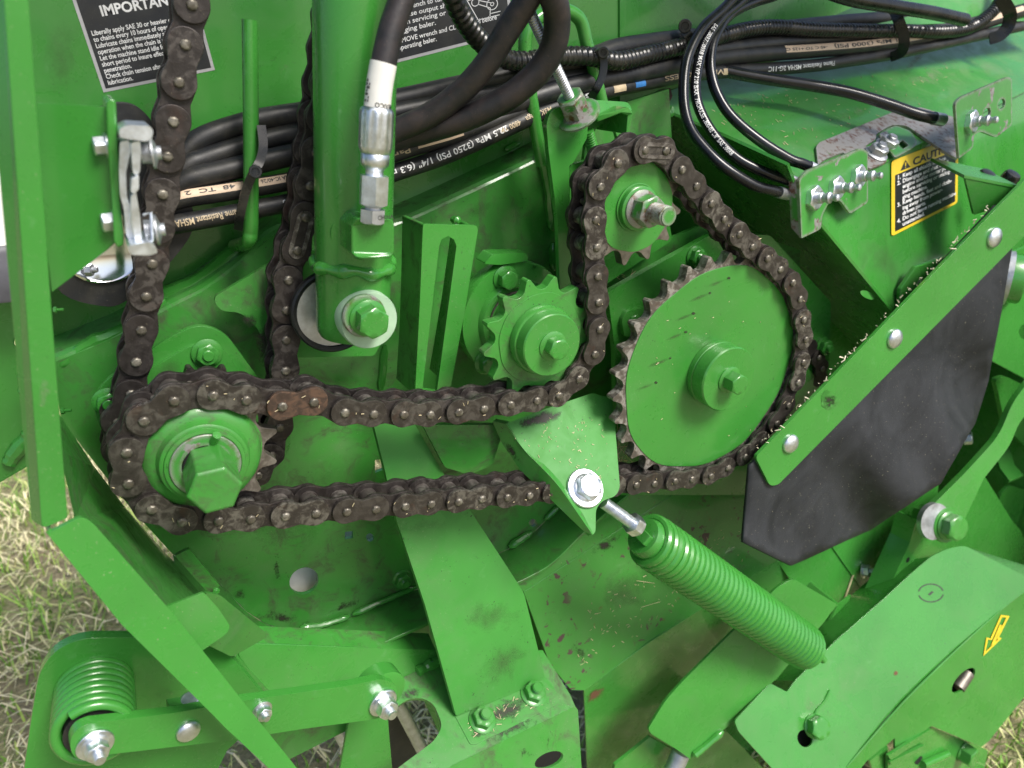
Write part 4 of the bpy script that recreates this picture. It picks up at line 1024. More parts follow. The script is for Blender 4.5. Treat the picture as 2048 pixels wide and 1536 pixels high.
hprint('e', [('text', 600, 568, (-.35, .9), 'decal_white', 'Type B'), ('text', 482, 352, (-.35, .95), 'gold_print', 'Flame Resistant MSHA'), ('text', 1092, 1040, (-.3, .85), 'gold_print', 'M3K Mega'), ('text', 1030, 990, (-.3, .85), 'gold_print', '4800 TM'), ('text', 1010, 690, (-.35, .95), 'decal_white', '22.5 MPa (3250 PSI) 1/4" (6.3 mm) ISO 11'),
             ('text', 1195, 1165, (-.3, .9), 'decal_white', 'sys'), ('band', 1276, 1262, (-.3, .4), 'blue_print', ''), ('text', 1375, 1320, (-.3, .9), 'gold_print', 'GRESS'), ('band', 1238, 1220, (-.45, .5), 'gold_print', ''), ('band', 1456, 1436, (-.4, .5), 'gold_print', ''), ('text', 1434, 1404, (-.3, .9), 'gold_print', 'VER'), ('text', 1660, 1530, (-.3, .95), 'decal_white', 'Flame Resistant MSHA 2G-11C')])
bh('k', [(880, -90, 60), (905, -10, 70), (925, 35, 80), (960, 82, 92), (1000, 112, 100), (1040, 123, 104), (1120, 113, 106), (1180, 113, 108), (1235, 122, 112), (1300, 108, 128), (1373, 91, 145), (1446, 71, 165), (1504, 58, 178), (1556, 55, 186), (1629, 60, 192), (1738, 62, 205), (1811, 62, 212), (1884, 64, 215), (1939, 55, 220), (1979, 29, 228), (1998, 5, 232), (2020, -40, 240)], 14.5, 'ribbed black wiring conduit snaking along the bundle', 'plastic', corr=.0062, parts=None, name='ribbed_conduit')
hose('loop_hose', [(760, 278, 92), (791, 261, 88), (856, 232, 76), (925, 181, 62), (976, 123, 48), (1017, 58, 36), (1054, 0, 26), (1100, -80, 16)], 24.5, 'rubber_soft', 'thick black hose rising diagonally past the decal drawing')
o, lp, lr = hose('loop_hose', [(740, 292, 100), (798, 275, 96), (846, 263, 88), (925, 239, 70), (993, 208, 54), (1044, 174, 42), (1085, 133, 32), (1109, 85, 24), (1114, 34, 18), (1106, -5, 14), (1080, -70, 10)], 25, 'rubber_soft', 'thick dusty black hose bending back under the threaded rod')

# cable ties
def tie(path_pts, rpx, y, label, head=None):
    root = thing('cable_tie', W(*path_pts[0]), label, 'cable tie', 'black cable ties on the bundle')
    p = pxpath(path_pts, 8); w_ = rpx * mm(path_pts[0][0], path_pts[0][1], y)
    tv = Vector((0, -.0012, 0)); A, B = [], []
    for i, q in enumerate(p):
        t = (p[min(i + 1, len(p) - 1)] - p[max(i - 1, 0)]).normalized(); n = t.cross((CAM - q).normalized()).normalized(); A.append(q - n * w_); B.append(q + n * w_)
    MB().strip(A, B, tv).build('strap', 'plastic', root)
    if head:
        c = W(*head); u, v, ax = basis(CAM - c)
        mb = MB(); mb.lathe(c, (CAM - c), [(w_ * 1.55, -.006), (w_ * 1.55, .004), (w_ * 1.4, .005), (w_ * .9, .005), (w_ * .8, .003)], 14); mb.build('lock_head', 'plastic', root)
tie([(522, 250, 88), (526, 290, 82), (520, 320, 80), (508, 342, 78), (492, 380, 80), (480, 430, 84), (476, 460, 92)], 9, 82, 'black cable tie knotted around the upright green rod', (511, 343, 76))
tie([(1196, 98, 100), (1206, 120, 98), (1204, 150, 97), (1192, 178, 98), (1180, 196, 104)], 7, 98, 'black cable tie slanting across the green loop', (1207, 105, 97))
tie([(1366, 60, 140), (1376, 72, 136), (1384, 90, 136)], 8, 136, 'black cable tie beside the curving grease lines', (1370, 52, 140))
tie([(1788, 20, 205), (1796, 40, 195), (1806, 70, 190), (1806, 96, 190), (1796, 108, 196), (1780, 114, 205)], 8, 195, 'black cable tie around the layline hose on the hood', (1792, 17, 205))
tie([(2000, -5, 215), (2018, 25, 212), (2016, 50, 212), (2000, 70, 216), (1978, 78, 225)], 9, 212, 'black cable tie where the ribbed conduit turns up')
# ================================================================== IDLER ARM AND TENSION ROD
ia = thing('chain_tensioner', W(1130, 560, 70), 'green folded idler arm with a square top and round hole', 'arm')
MB().plate(YPlane(62), rnd([(1093, 250, 6), (1100, 222, 14), (1126, 211, 10), (1177, 232, 4), (1174, 276, 4), (1146, 327, 4), (1139, 330, 4), (1137, 440, 0), (1150, 520, 0), (1152, 590, 0), (1120, 590, 0), (1115, 440, 0), (1097, 300, 0)], 6), 6).build('side_plate', 'green', ia, bevel=1.5)
TPL = Plane((1126, 211, 62), (1181, 234, 58), (1256, 205, 92))
MB().plate(TPL, rnd([(1126, 210, 8), (1177, 199, 4), (1257, 204, 10), (1265, 222, 6), (1240, 222, 8), (1190, 236, 8), (1177, 236, 4)], 4), 5).build('top_plate', 'green_dusty', ia, bevel=1.5)
MB().poly([W(1190, 233, 58), W(1258, 214, 60), W(1266, 226, 60), W(1258, 268, 62), W(1252, 268, 62), W(1255, 232, 62), W(1243, 226, 60), W(1196, 244, 60)], Vector((0, .05, 0))).build('wall', 'green', ia, bevel=1)
MB().plate(YPlane(98), rnd([(1178, 240, 8), (1240, 220, 14), (1256, 244, 10), (1256, 320, 4), (1165, 340, 4)], 4), 5, holes=[ell(1211, 280, 24, 33, -8)]).build('inner_plate', 'green', ia, bevel=1)
MB().plate(YPlane(84), rnd([(1139, 330), (1180, 320), (1240, 330), (1330, 400), (1345, 480), (1210, 570), (1140, 590)], 10), 8).build('swing_plate', 'green', ia, bevel=1)
tr = thing('tension_rod', W(1190, 330, 70), 'threaded silver tension rod with double nut entering the idler arm', 'rod')
r0, r1 = W(1020, -60, 22), W(1147, 210, 52)
MB().thread(r0, r1, 11 * mm(1100, 100, 40), .0022, 18, .16).build('threaded_rod', 'zinc_dull', tr)
ax = (r1 - r0).normalized()
bolt(tr, W(1158, 232, 56), -ax, .0112, 'green_halfchip', flange=1.75, head=.65, fl_t=.25, name='nut')
MB().hexa(W(1148, 212, 53), -ax, .0110, .011, .3).build('jam_nut', 'green_halfchip', tr)
MB().thread(W(1176, 262, 68), W(1195, 335, 74), 11 * mm(1180, 300, 70), .0022, 18, .16).build('threaded_end', 'green', tr)

# ================================================================== SLOTTED CHANNEL
ch = thing('slotted_channel', W(860, 780, 70), 'green upright channel with a long vertical slot', 'channel')
MB().plate(YPlane(68), rnd([(846, 448, 6), (954, 451, 6), (956, 460, 0), (930, 620, 0), (902, 772, 3), (880, 790, 0), (830, 792, 0), (840, 600, 0)], 4), 5, holes=[[(878.5, 492), (883, 479), (896, 472), (908, 479), (913, 492), (874, 782), (845, 778)]]).build('web', 'green', ch, bevel=2, seg=3)
le = [W(846, 449, 70), W(843, 560, 70), W(838, 680, 70), W(830, 792, 70)]
MB().strip(le, [p + Vector((-.002, .046, 0)) for p in le], Vector((.004, 0, 0)), False).build('flange', 'green_oily', ch, bevel=1)
re_ = [W(953, 453, 70), W(928, 620, 70), W(901, 770, 70)]
MB().strip(re_, [p + Vector((.001, .046, 0)) for p in re_], Vector((-.004, 0, 0)), False).build('flange', 'green', ch, bevel=1)
mb = MB(); bead(mb, [W(905, 436, 100), W(918, 444, 90)], .004); mb.build('weld_bead', 'weld_green', ch)

# ================================================================== BEARING HOUSING
bh_ = thing('bearing_housing', W(1030, 760, 100), 'round green cast bearing housing with bolts behind the small sprocket', 'bearing')
cb = W(1032, 640, 96)
MB().lathe(cb, NF, [(.0585, -.018), (.0590, -.002), (.0580, 0), (.0420, .0005), (.0400, .004), (.0385, .0055), (.0350, .0055), (.0345, .0)], 72).build('flange', 'green', bh_)
MB().lathe(cb, NF, [(.0345, -.01), (.0345, .0015), (.0335, .0018), (.0330, -.004), (.0300, -.004), (.0298, .002), (.0285, .0022), (.028, -.002)], 64).build('bearing_ring', 'steel_worn', bh_)
MB().lathe(cb, NF, [(.026, -.02), (.026, .012), (.025, .013), (.02, .013)], 48).build('inner_race', 'green', bh_)
for x, y in ((1010, 556), (972, 724)): bolt(bh_, W(x, y, 95.5), NF, .0085, 'green', flange=1.5, head=.8, rot=.5)
MB().poly([W(x, y, 92) for x, y in rnd([(968, 528), (985, 508), (1055, 506), (1056, 522), (1000, 530)], 6)], Vector((0, .02, 0))).build('lug', 'weld_green', bh_, bevel=3)
mb = MB(); put_text(mb, '72MS', lambda x, y: W(1090, 536, 95.2) + Vector((-x * .9 - y * .35, 0, x * .35 - y * .9)), 0, 0, .0105); mb.build('cast_mark', 'green', bh_)

# ================================================================== GEARCASE PLATE BEHIND THE LARGE SPROCKET
gc = thing('gearcase_plate', W(1440, 960, 80), 'flat green gearcase plate with small flange nuts behind the large sprocket', 'plate')
MB().plate(YPlane(78), rnd([(1215, 585, 0), (1425, 468, 8), (1540, 470, 8), (1618, 556, 8), (1662, 604, 8), (1660, 690, 8), (1645, 900, 8), (1500, 990, 0), (1235, 990, 0), (1230, 700, 0)], 6), 8).build('plate', 'green', gc, bevel=1)
for x, y, r in ((1390, 512, 15), (1263, 640, 13), (1645, 692, 12)): bolt(gc, W(x, y, 77.5), NF, r * mm(x, y, 78) * .9, 'green', flange=1.35, stub=.5, head=.6)
MB().plate(YPlane(72), rnd([(1243, 640), (1255, 622), (1285, 615), (1290, 660), (1250, 676)], 8), 6).build('corner_lug', 'green', gc, bevel=1.5)
mb = MB(); mb.plate(YPlane(110), [(1135, 560), (1430, 440), (1600, 500), (1600, 560), (1200, 640)], 5); mb.build('strip', 'green_oily', gc)
# short dark chain glimpsed to the right
sp = [W(1628, 700, 70), W(1640, 716, 71), W(1646, 738, 72), W(1647, 762, 73)]
make_chain('short_chain', [p + Vector((0, 0, 0)) for p in sp], 1, 'short dark chain end glimpsed right of the large sprocket', closed=False, dark=True)

# ================================================================== SPRING BRACKET, SPRING, ROD
sb = thing('spring_bracket', W(1185, 1070, -14), 'pointed green bracket with silver bolt where the long spring rod hooks', 'bracket')
SBP = Plane((1000, 860, 40), (1222, 800, 46), (1188, 1062, -34))
MB().plate(SBP, rnd([(1010, 848, 0), (1090, 818, 0), (1185, 786, 6), (1224, 797, 6), (1230, 850, 0), (1240, 975, 8), (1232, 992, 12), (1204, 1002, 12), (1192, 1018, 8), (1191, 1064, 6), (1184, 1071, 4), (1112, 966, 30), (1052, 906, 30)], 5), 8).build('plate', 'green_matte', sb, bevel=2, seg=3)
bolt(sb, SBP(1169, 977, .2), SBP.n, .0112, 'zinc', flange=1.25, head=.55, washer=1.75, rot=.2)
SLF = P3(SBP(1010, 850), SBP(1180, 1066), SBP(1040, 940) + Vector((0, .030, 0)))
MB().plate(SLF, rnd([(984, 842, 4), (1012, 848, 0), (1053, 905, 30), (1113, 965, 30), (1186, 1071, 4), (1168, 1063, 4), (1040, 940, 0), (1003, 885, 6)], 5), 6, off=-.4).build('side_face', 'green_grime', sb, bevel=.8)
MB().plate(YPlane(60), rnd([(845, 850), (1010, 850), (985, 930), (940, 950), (890, 935)], 6), 6).build('gusset', 'green_grime', sb, bevel=1)
spx = thing('tension_spring', W(1620, 1310, -40), 'long green tension spring with silver threaded rod and green plug', 'spring')
sA, sB = W(1296, 1078, -22), W(1612, 1296, -46)
ax = (sB - sA).normalized(); Ls = (sB - sA).length; rs = .0245; wire = Ls / 36 * .505
MB().thread(W(1206, 1004, -14), W(1280, 1058, -22), 10 * mm(1240, 1030, -15), .0018, 20, .1).build('threaded_rod', 'zinc', spx)
MB().hexa(W(1262, 1045, -20), ax, .0098, .012, .2).build('nut', 'zinc', spx)
MB().lathe(sA, ax, [(.012, -.010), (.019, -.009), (.0215, -.002), (.0215, .012)], 40).build('plug', 'green', spx)
u_, w_, _ = basis(ax)
q = [sA + ax * -.009 + (u_ * x + w_ * y) for x, y in ((-.014, -.006), (.014, -.006), (.014, .006), (-.014, .006))]
MB().poly(q, -ax * .006).build('plug_lug', 'green', spx, bevel=1.2)
turns = 36; pts = []
for i in range(turns * 22 + 1):
    t = i / 22; a = 2 * math.pi * t; h = Ls * t / turns
    k = .97 if t < 1 else (1 - .05 * max(0, t - turns + 2) / 2)
    pts.append(sA + ax * h + (u_ * math.cos(a) + w_ * math.sin(a)) * rs * k)
MB().tube(pts, wire, 9).build('coil', 'green_clean', spx)
MB().lathe(sA + ax * .012, ax, [(rs - wire * .9, 0), (rs - wire * .9, Ls - .016)], 40).build('inner_shade', 'green_oily', spx)  # added dark core, paints the shade inside the coil
MB().tube(pxpath([(1618, 1298, -46), (1636, 1306, -48), (1648, 1322, -54)], 6), .0045, 12).build('hook', 'green_clean', spx)

# ================================================================== STRAP
st = thing('support_strap', W(1000, 1440, 10), 'flat green strap leaning behind the lower chain with bolted foot', 'strap')
ST = Plane((750, 860, 72), (890, 950, 68), (940, 1400, 16))
MB().plate(ST, rnd([(746, 845, 0), (828, 845, 0), (886, 945, 0), (940, 1020, 0), (1016, 1136, 8), (1048, 1186, 8), (1092, 1362, 4), (1060, 1374, 0), (912, 1432, 4), (850, 1210, 0), (793, 1040, 0), (766, 925, 0)], 4), 5).build('blade', 'green_matte', st, bevel=1.2)
FT = NPlane((1000, 1420, 8), (.12, -.42, .9))
ft = thing
MB().plate(FT, rnd([(908, 1428, 4), (1094, 1352, 6), (1122, 1398, 8), (1118, 1408, 6), (950, 1490, 8), (940, 1488, 4)], 4), 5).build('foot', 'green_oily', st, bevel=1.2)
for x, y in ((964, 1440), (1066, 1388)): bolt(st, FT(x, y, .2), FT.n, .0105, 'green_dusty', flange=1.4, head=.6, stub=.6)

# ================================================================== LOWER BEAM, TRAY
lbm = thing('frame_beam', W(1000, 1560, 20), 'green formed beam with rounded cutout under the strap foot', 'beam')
BT = NPlane((1000, 1425, 6), (.12, -.42, .9))
BTp = rnd([(790, 1366, 4), (800, 1358, 0), (882, 1318, 0), (1085, 1300, 0), (1142, 1392, 8), (1150, 1412, 0), (905, 1530, 0), (860, 1560, 0), (780, 1560, 0), (798, 1534, 0), (868, 1482, 12), (886, 1452, 16), (868, 1408, 22), (844, 1395, 16), (814, 1398, 14), (786, 1420, 0)], 6)
MB().plate(BT, BTp, 5, off=-.5).build('top_sheet', 'green_oily', lbm, bevel=1)
BF = P3(BT(905, 1531, -.5), BT(1150, 1412, -.5), BT(1150, 1412, -.5) + Vector((0, -.02, -.06)))
MB().plate(BF, [(860, 1555), (905, 1531), (1150, 1412), (1156, 1420), (1166, 1580), (860, 1600)], 4, off=-.2, holes=[ell(1098, 1520, 30, 15, -22)]).build('front_sheet', 'green_grime', lbm, bevel=.8)
MB().plate(YPlane(60), [(1040, 1480), (1150, 1450), (1160, 1570), (1040, 1570)], 3).build('hole_shade', 'black_hole', lbm)  # black plate paints the shade behind the oval hole
tray = thing('bale_tray', W(1300, 1536, 20), 'sloping green tray freckled with brown stains under the long spring', 'tray')
TY = Plane((1047, 1184, 92), (1381, 966, 92), (1168, 1381, 56))
MB().plate(TY, [(1047, 1184), (1381, 966), (1480, 900), (1700, 960), (1640, 1062), (1562, 1115), (1300, 1284), (1168, 1381), (1142, 1380), (1100, 1330)], 3).build('floor', 'green_tray', tray, bevel=.6)
TU = P3(TY(1047, 1184), TY(1381, 966), TY(1047, 1184) + Vector((0, .012, .05)))
MB().plate(TU, [(1028, 1160), (1047, 1152), (1072, 1131), (1156, 1056), (1300, 960), (1450, 870), (1500, 888), (1381, 966), (1047, 1184)], 3, off=-.4).build('upturn', 'green_tray', tray, bevel=.6)
TL = P3(TY(1168, 1381), TY(1562, 1115), TY(1168, 1381) + Vector((0, .008, -.06)))
MB().plate(TL, [(1168, 1381), (1300, 1284), (1562, 1115), (1640, 1062), (1652, 1150), (1676, 1260), (1500, 1600), (1178, 1600)], 3, off=-.4).build('front_sheet', 'green', tray, bevel=.6)
# ================================================================== RUBBER FLAP AND ITS STRIP
FPl = Plane((1512, 915, -20), (2040, 400, -4), (1545, 968, -24))
fs_ = thing('flap_strip', W(1545, 971, -24), 'flat green retaining strip with three dome rivets across the black flap', 'strip')
MB().plate(FPl, rnd([(1511, 914, 8), (1990, 420, 0), (2080, 330, 0), (2080, 440, 0), (1556, 970, 14), (1540, 972, 8)], 6), 4).build('bar', 'green_clean', fs_, bevel=.9, seg=3)
for x, y in ((1580, 887), (1788, 677), (1987, 475)): bolt(fs_, FPl(x, y, .1), FPl.n, 14.5 * mm(x, y, -15), 'zinc', dome=True, name='rivet')
MB().plate(FPl, [(1642, 790), (1652, 778), (1668, 790), (1680, 803), (1672, 816), (1655, 820), (1643, 812)], .15, off=.25).build('grease_smear', 'green_oily', fs_)
# the flap hangs in a gentle wave
FB = Plane((1498, 925, -15), (2030, 420, 0), (1570, 1130, -34))
fo = [(1497, 930), (1505, 922), (1700, 720), (1990, 410), (2026, 470), (2004, 600), (1975, 760), (1947, 848), (1935, 868), (1880, 965), (1740, 1058), (1580, 1131), (1484, 1084)]
mb = MB(); n = 40
out2 = []
for i in range(len(fo)):
    a, b = Vector(fo[i]), Vector(fo[(i + 1) % len(fo)]); k = max(1, int((b - a).length / 14))
    out2 += [tuple(a.lerp(b, j / k)) for j in range(k)]
bm = bmesh.new()
def wave(x, y):
    d = ((x - 1512) * .70 + (y - 915) * .71)          # distance below the strip
    d = max(0, d - 45); return .0000 + d * .00003 * (math.sin((x - y) * .011 + 1.) * .55 + .25 * math.sin((x - y) * .027 + d * .01)) * 5.5
grid_in = [(x, y) for x in range(1480, 2040, 14) for y in range(400, 1140, 14)]
from mathutils.geometry import delaunay_2d_cdt
def inside(p, poly):
    c = False; j = len(poly) - 1
    for i in range(len(poly)):
        if (poly[i][1] > p[1]) != (poly[j][1] > p[1]) and p[0] < (poly[j][0] - poly[i][0]) * (p[1] - poly[i][1]) / (poly[j][1] - poly[i][1]) + poly[i][0]: c = not c
        j = i
    return c
gi = [q for q in grid_in if inside(q, fo) and min((Vector(q) - Vector(e)).length for e in out2) > 7]
pts = [Vector(p) for p in out2 + gi]; m = len(out2)
r_ = delaunay_2d_cdt(pts, [(i, (i + 1) % m) for i in range(m)], [list(range(m))], 1, 1e-4)
v3 = [FB(v.x, v.y, -wave(v.x, v.y) * 1000 - 1.2) for v in r_[0]]
mb = MB(); mb.add(v3, [tuple(f) for f in r_[2]], True)
flap = mb.build('rubber_flap', 'flap_rubber', label='black rubber deflector flap hanging under the riveted strip', cat='flap')
so_ = flap.modifiers.new('solid', 'SOLIDIFY'); so_.thickness = .004; so_.offset = 0
# straw caught along the flap's upper edge
mb = MB(); random.seed(5)
for i in range(90):
    u = random.random() ** .8; x, y = 1510 + (1985 - 1510) * u, 912 + (415 - 912) * u; c = FPl(x - random.uniform(1, 8), y - random.uniform(1, 8), -random.uniform(0, 4))
    d = Vector((random.uniform(-1, 1), random.uniform(-.9, .5), random.uniform(-.7, .8))).normalized() * random.uniform(.001, .0065)
    mb.tube([c, c + d], random.uniform(.0002, .0008), 4, caps=False)
mb.build('straw_bits', 'straw_pale', label='pale straw bits caught along the upper edge of the flap', cat='straw', kind='stuff')

# ================================================================== FENDER AND SHROUD, LOWER RIGHT
fd = thing('spring_fender', W(1380, 1520, -5), 'curved green guard plate just under the long spring', 'guard')
FD = Plane((1297, 1455, -4), (1585, 1159, 0), (1465, 1442, -28))
MB().plate(FD, rnd([(1296, 1458, 12), (1330, 1402, 20), (1366, 1362, 10), (1556, 1173, 10), (1586, 1157, 8), (1674, 1208, 3), (1650, 1242, 0), (1548, 1362, 0), (1468, 1442, 0), (1380, 1518, 0), (1352, 1498, 8), (1302, 1468, 8)], 6), 4).build('plate', 'green', fd, bevel=1.2)
MB().poly([FD(1674, 1208), FD(1548, 1362), FD(1548, 1362) + Vector((.004, .05, 0)), FD(1674, 1208) + Vector((.004, .05, 0))], Vector((.003, 0, 0))).build('flange', 'green', fd)
mb = MB(); bead(mb, [FD(1385, 1512, 1), FD(1410, 1492, 1), FD(1445, 1462, 1)], .005, .2); mb.build('weld_bead', 'weld_green', fd)
MB().plate(YPlane(20), [(1230, 1530), (1300, 1474), (1380, 1518), (1450, 1460), (1550, 1560), (1220, 1580)], 4).build('strip', 'green', fd)
MB().tube([W(1345, 1545, -2), W(1362, 1505, 2)], .012, 14).build('bare_pipe', 'zinc_dull', fd)

sh = thing('feed_shroud', W(1850, 1536, -60), 'broad green shroud with yellow arrow and round stamped mark', 'shroud')
SU = Plane((1469, 1442, -36), (1767, 1198, -20), (1821, 1388, -92))
SUp = [(1468, 1442), (1540, 1364), (1572, 1384), (1589, 1362), (1672, 1281), (1767, 1198), (1821, 1148), (1862, 1115), (1896, 1099), (1929, 1093), (2100, 1190), (2100, 1143), (2048, 1186), (1987, 1231), (1821, 1388), (1697, 1529), (1670, 1560), (1566, 1560), (1477, 1463)]
# upper sheet: flat to the left, rolled over at the top
SUp = rnd([(1469, 1442, 6), (1540, 1366, 0), (1574, 1384, 4), (1590, 1361, 6), (1672, 1281, 0), (1767, 1198, 0), (1821, 1148, 0), (1862, 1113, 10), (1898, 1096, 14), (1929, 1091, 10), (2100, 1178, 0), (2100, 1146, 0), (1987, 1231, 0), (1821, 1388, 0), (1697, 1529, 0), (1668, 1565, 0), (1570, 1565, 0), (1477, 1463, 6)], 5)
MB().plate(SU, SUp, 3, holes=[ell(1610, 1477, 15, 18, -20)]).build('sheet', 'green', sh, bevel=.8)
SL_ = P3(SU(1697, 1529), SU(1987, 1231), SU(1821, 1388) + Vector((.012, -.020, -.08)))
low = rnd([(1668, 1565, 0), (1697, 1529, 0), (1821, 1388, 0), (1987, 1231, 0), (2100, 1146, 0), (2100, 1330, 0), (1978, 1482, 0), (1963, 1494, 0), (1863, 1452, 0), (1790, 1500, 3), (1790, 1476, 3), (1735, 1520, 0), (1700, 1565, 0)], 2)
MB().plate(SL_, low, 3, off=-.4, holes=[ell(1927, 1361, 13, 32, 42)]).build('sheet', 'green', sh, bevel=.8)
mb = MB(); bead(mb, [SL_(x, y, 0) for x, y in ((1693, 1533), (1821, 1389), (1987, 1232), (2090, 1152))], .0014, .1, 12); mb.build('seam', 'green_rusty', sh)
# stamped circle and yellow arrow
mb = MB(); 
for a0, a1 in ((10, 165), (190, 345)):
    o_ = [(1862 + 26 * math.cos(R(a)), 1186 + 19 * math.sin(R(a))) for a in np.linspace(a0, a1, 18)]; i_ = [(1862 + 23.5 * math.cos(R(a)), 1186 + 16.8 * math.sin(R(a))) for a in np.linspace(a1, a0, 18)]
    mb.poly([SU(x, y, .3) for x, y in o_ + i_], -SU.n * .0002)
mb.poly([SU(x, y, .3) for x, y in [(1856, 1189), (1864, 1182), (1868, 1184), (1860, 1191)]], -SU.n * .0002); mb.build('stamped_mark', 'ink', sh)
A0 = [(2001, 1231), (2019, 1233), (2002, 1281), (1998, 1272), (2001, 1289), (1968, 1312), (1974, 1276), (1983, 1277)]
arrow_o = [(2002, 1230), (2019, 1232), (1998, 1274), (2003, 1277), (1967, 1312), (1973, 1275), (1981, 1277)]
arrow_i = [(2004, 1234), (2013, 1235), (1993, 1275), (1996, 1279), (1971, 1304), (1976, 1279), (1984, 1280)]
mb = MB(); mb.poly([SL_(x, y, .8) for x, y in arrow_o], -SL_.n * .0002, [[SL_(x, y, .8) for x, y in arrow_i]]); 
mb.build('arrow_outline', 'decal_yellow', sh)
mb = MB(); mb.poly([SL_(x, y, .8) for x, y in [(2000, 1249), (2004, 1251), (1990, 1286), (1982, 1291)]], -SL_.n * .0002); mb.build('arrow_core', 'decal_yellow', sh)
bolt(sh, SU(1628, 1452, .2), SU.n, .013, 'green', flange=1.2, head=.7)
MB().poly([SU(x, y, -18) for x, y in ell(1608, 1480, 26, 24)], -SU.n * .002).build('hole_shade', 'black_hole', sh)  # black disc stands for the shade inside the round hole
MB().poly([SL_(x, y, -16) for x, y in ell(1925, 1361, 26, 40, 42)], -SL_.n * .002).build('hole_shade', 'black_hole', sh)  # black oval stands for the shade behind the long hole
MB().tube([SL_(1915, 1375, -8), SL_(1935, 1345, -8)], .010, 12).build('cable_glimpse', 'steel_worn', sh)
mb = MB(); mb.poly([SU(1589, 1362, -2), SU(1767, 1198, -2), SU(1862, 1113, -2), SU(1862, 1113, -2) + Vector((0, .06, -.05)), SU(1767, 1198, -2) + Vector((0, .06, -.05)), SU(1589, 1362, -2) + Vector((0, .06, -.05))], Vector((.003, 0, -.002))); mb.build('inner_sheet', 'green', sh)
mb = MB(); bead(mb, [SU(1626, 1440, .5), SU(1634, 1420, .5), SU(1650, 1400, .5), SU(1660, 1380, .5)], .0022, .6, 4); mb.build('paint_run', 'weld_green', sh)

# adjuster bracket at the lower right
ab = thing('adjuster_bracket', W(1900, 1545, -80), 'ribbed green adjuster bracket with slots below the shroud', 'bracket')
AB = Plane((1863, 1453, -104), (1970, 1500, -104), (1800, 1545, -114))
MB().plate(AB, rnd([(1776, 1512, 0), (1863, 1454, 3), (1962, 1494, 2), (1976, 1502, 3), (1970, 1532, 3), (1960, 1570, 0), (1776, 1570, 0)], 3), 4).build('plate', 'green', ab, bevel=1)
for pts in ([(1780, 1524), (1850, 1490), (1853, 1495), (1782, 1531)], [(1776, 1512), (1862, 1458), (1872, 1464), (1782, 1520)]): MB().plate(AB, rnd(pts, 3), 4, off=5).build('rib', 'green', ab, bevel=1.2)
MB().tube([AB(1845, 1530, 4), AB(1894, 1508, 4)], .006, 12).build('weld_bead', 'weld_green', ab)
MB().plate(AB, rnd([(1828, 1526), (1842, 1512), (1846, 1514), (1836, 1530)], 3), .3, off=.4).build('slot', 'black_hole', ab)
bolt(ab, AB(1925, 1503, .2), AB.n, .014, 'green', flange=1.15, head=.8)
MB().plate(AB, [(1740, 1522), (1775, 1492), (1776, 1570), (1755, 1570)], 4, off=-6).build('side_leg', 'green', ab)

# ================================================================== LIFT ARM AND WEB PLATE, RIGHT EDGE
la = thing('lift_lever', W(1890, 1110, 0), 'long cranked green lever with flange bolt beside the black flap', 'lever')
LA = Plane((1843, 1041, -10), (2046, 782, 10), (1968, 957, -14))
MB().plate(LA, rnd([(1838, 1038, 10), (1931, 945, 12), (1998, 872, 30), (2026, 803, 30), (2060, 760, 0), (2060, 820, 0), (2038, 846, 20), (2019, 893, 20), (1968, 957, 0), (1910, 1080, 20), (1860, 1080, 20)], 6), 9).build('lever', 'green', la, bevel=1.6, seg=3)
bolt(la, LA(1890, 1049, .2), LA.n, .0165, 'green', flange=1.25, head=.65, washer=1.55, rot=.3)
bolt(la, LA(1838, 1028, -30), LA.n, .013, 'green', flange=0, head=.7)
MB().lathe(LA(1866, 1042, 0), LA.n, [(.026, -.004), (.026, .004)], 28).build('bush', 'zinc_dull', la)
wp = thing('web_plate', W(1900, 1180, 20), 'bright green web plate standing behind the lever bolt', 'plate')
WP = Plane((1830, 1050, 12), (2040, 1080, 30), (1770, 1195, 4))
MB().plate(WP, rnd([(1833, 1040, 0), (1860, 1030, 0), (1960, 950, 0), (1972, 956, 0), (2028, 1046, 0), (2042, 1060, 4), (2060, 1110, 0), (2060, 1200, 0), (1900, 1200, 0), (1766, 1202, 0), (1820, 1085, 0)], 3), 5).build('plate', 'green_clean', wp, bevel=1, )
MB().poly([WP(1833, 1040, 0), WP(1820, 1085, 0), WP(1766, 1202, 0), WP(1766, 1202, 0) + Vector((-.004, .03, 0)), WP(1820, 1085, 0) + Vector((-.004, .03, 0)), WP(1833, 1040, 0) + Vector((-.004, .03, 0))], Vector((.003, 0, 0))).build('edge_flange', 'green', wp)
MB().plate(WP, ell(1816, 1120, 3, 6, 25), .2, off=.2).build('hole', 'black_hole', wp)
# inner panels right of the tray
ip = thing('bright_plate', W(1700, 1260, 80), 'bright green inner plate with silver nut under the flap', 'plate')
IP = Plane((1640, 1090, 60), (1830, 1030, 70), (1720, 1270, 50))
MB().plate(IP, [(1560, 1130), (1640, 1080), (1880, 930), (1870, 1060), (1780, 1180), (1700, 1290), (1670, 1290)], 4).build('plate', 'green_clean', ip)
MB().plate(IP, [(1664, 1093), (1668, 1092), (1748, 1206), (1744, 1208)], 2, off=2.2).build('fold', 'green_rusty', ip)
bolt(ip, IP(1726, 1141, 2), Vector((.4, -.85, .3)), .0085, 'zinc', flange=1.4, head=.7, stub=.8)
MB().tube([IP(1706, 1150, 2), IP(1690, 1195, 2), IP(1686, 1225, 2)], .0016, 6).build('straw_stem', 'straw', ip)
bolt(ip, W(1928, 876, 60), Vector((.5, -.8, .3)), .009, 'zinc', flange=1.2, head=.7)
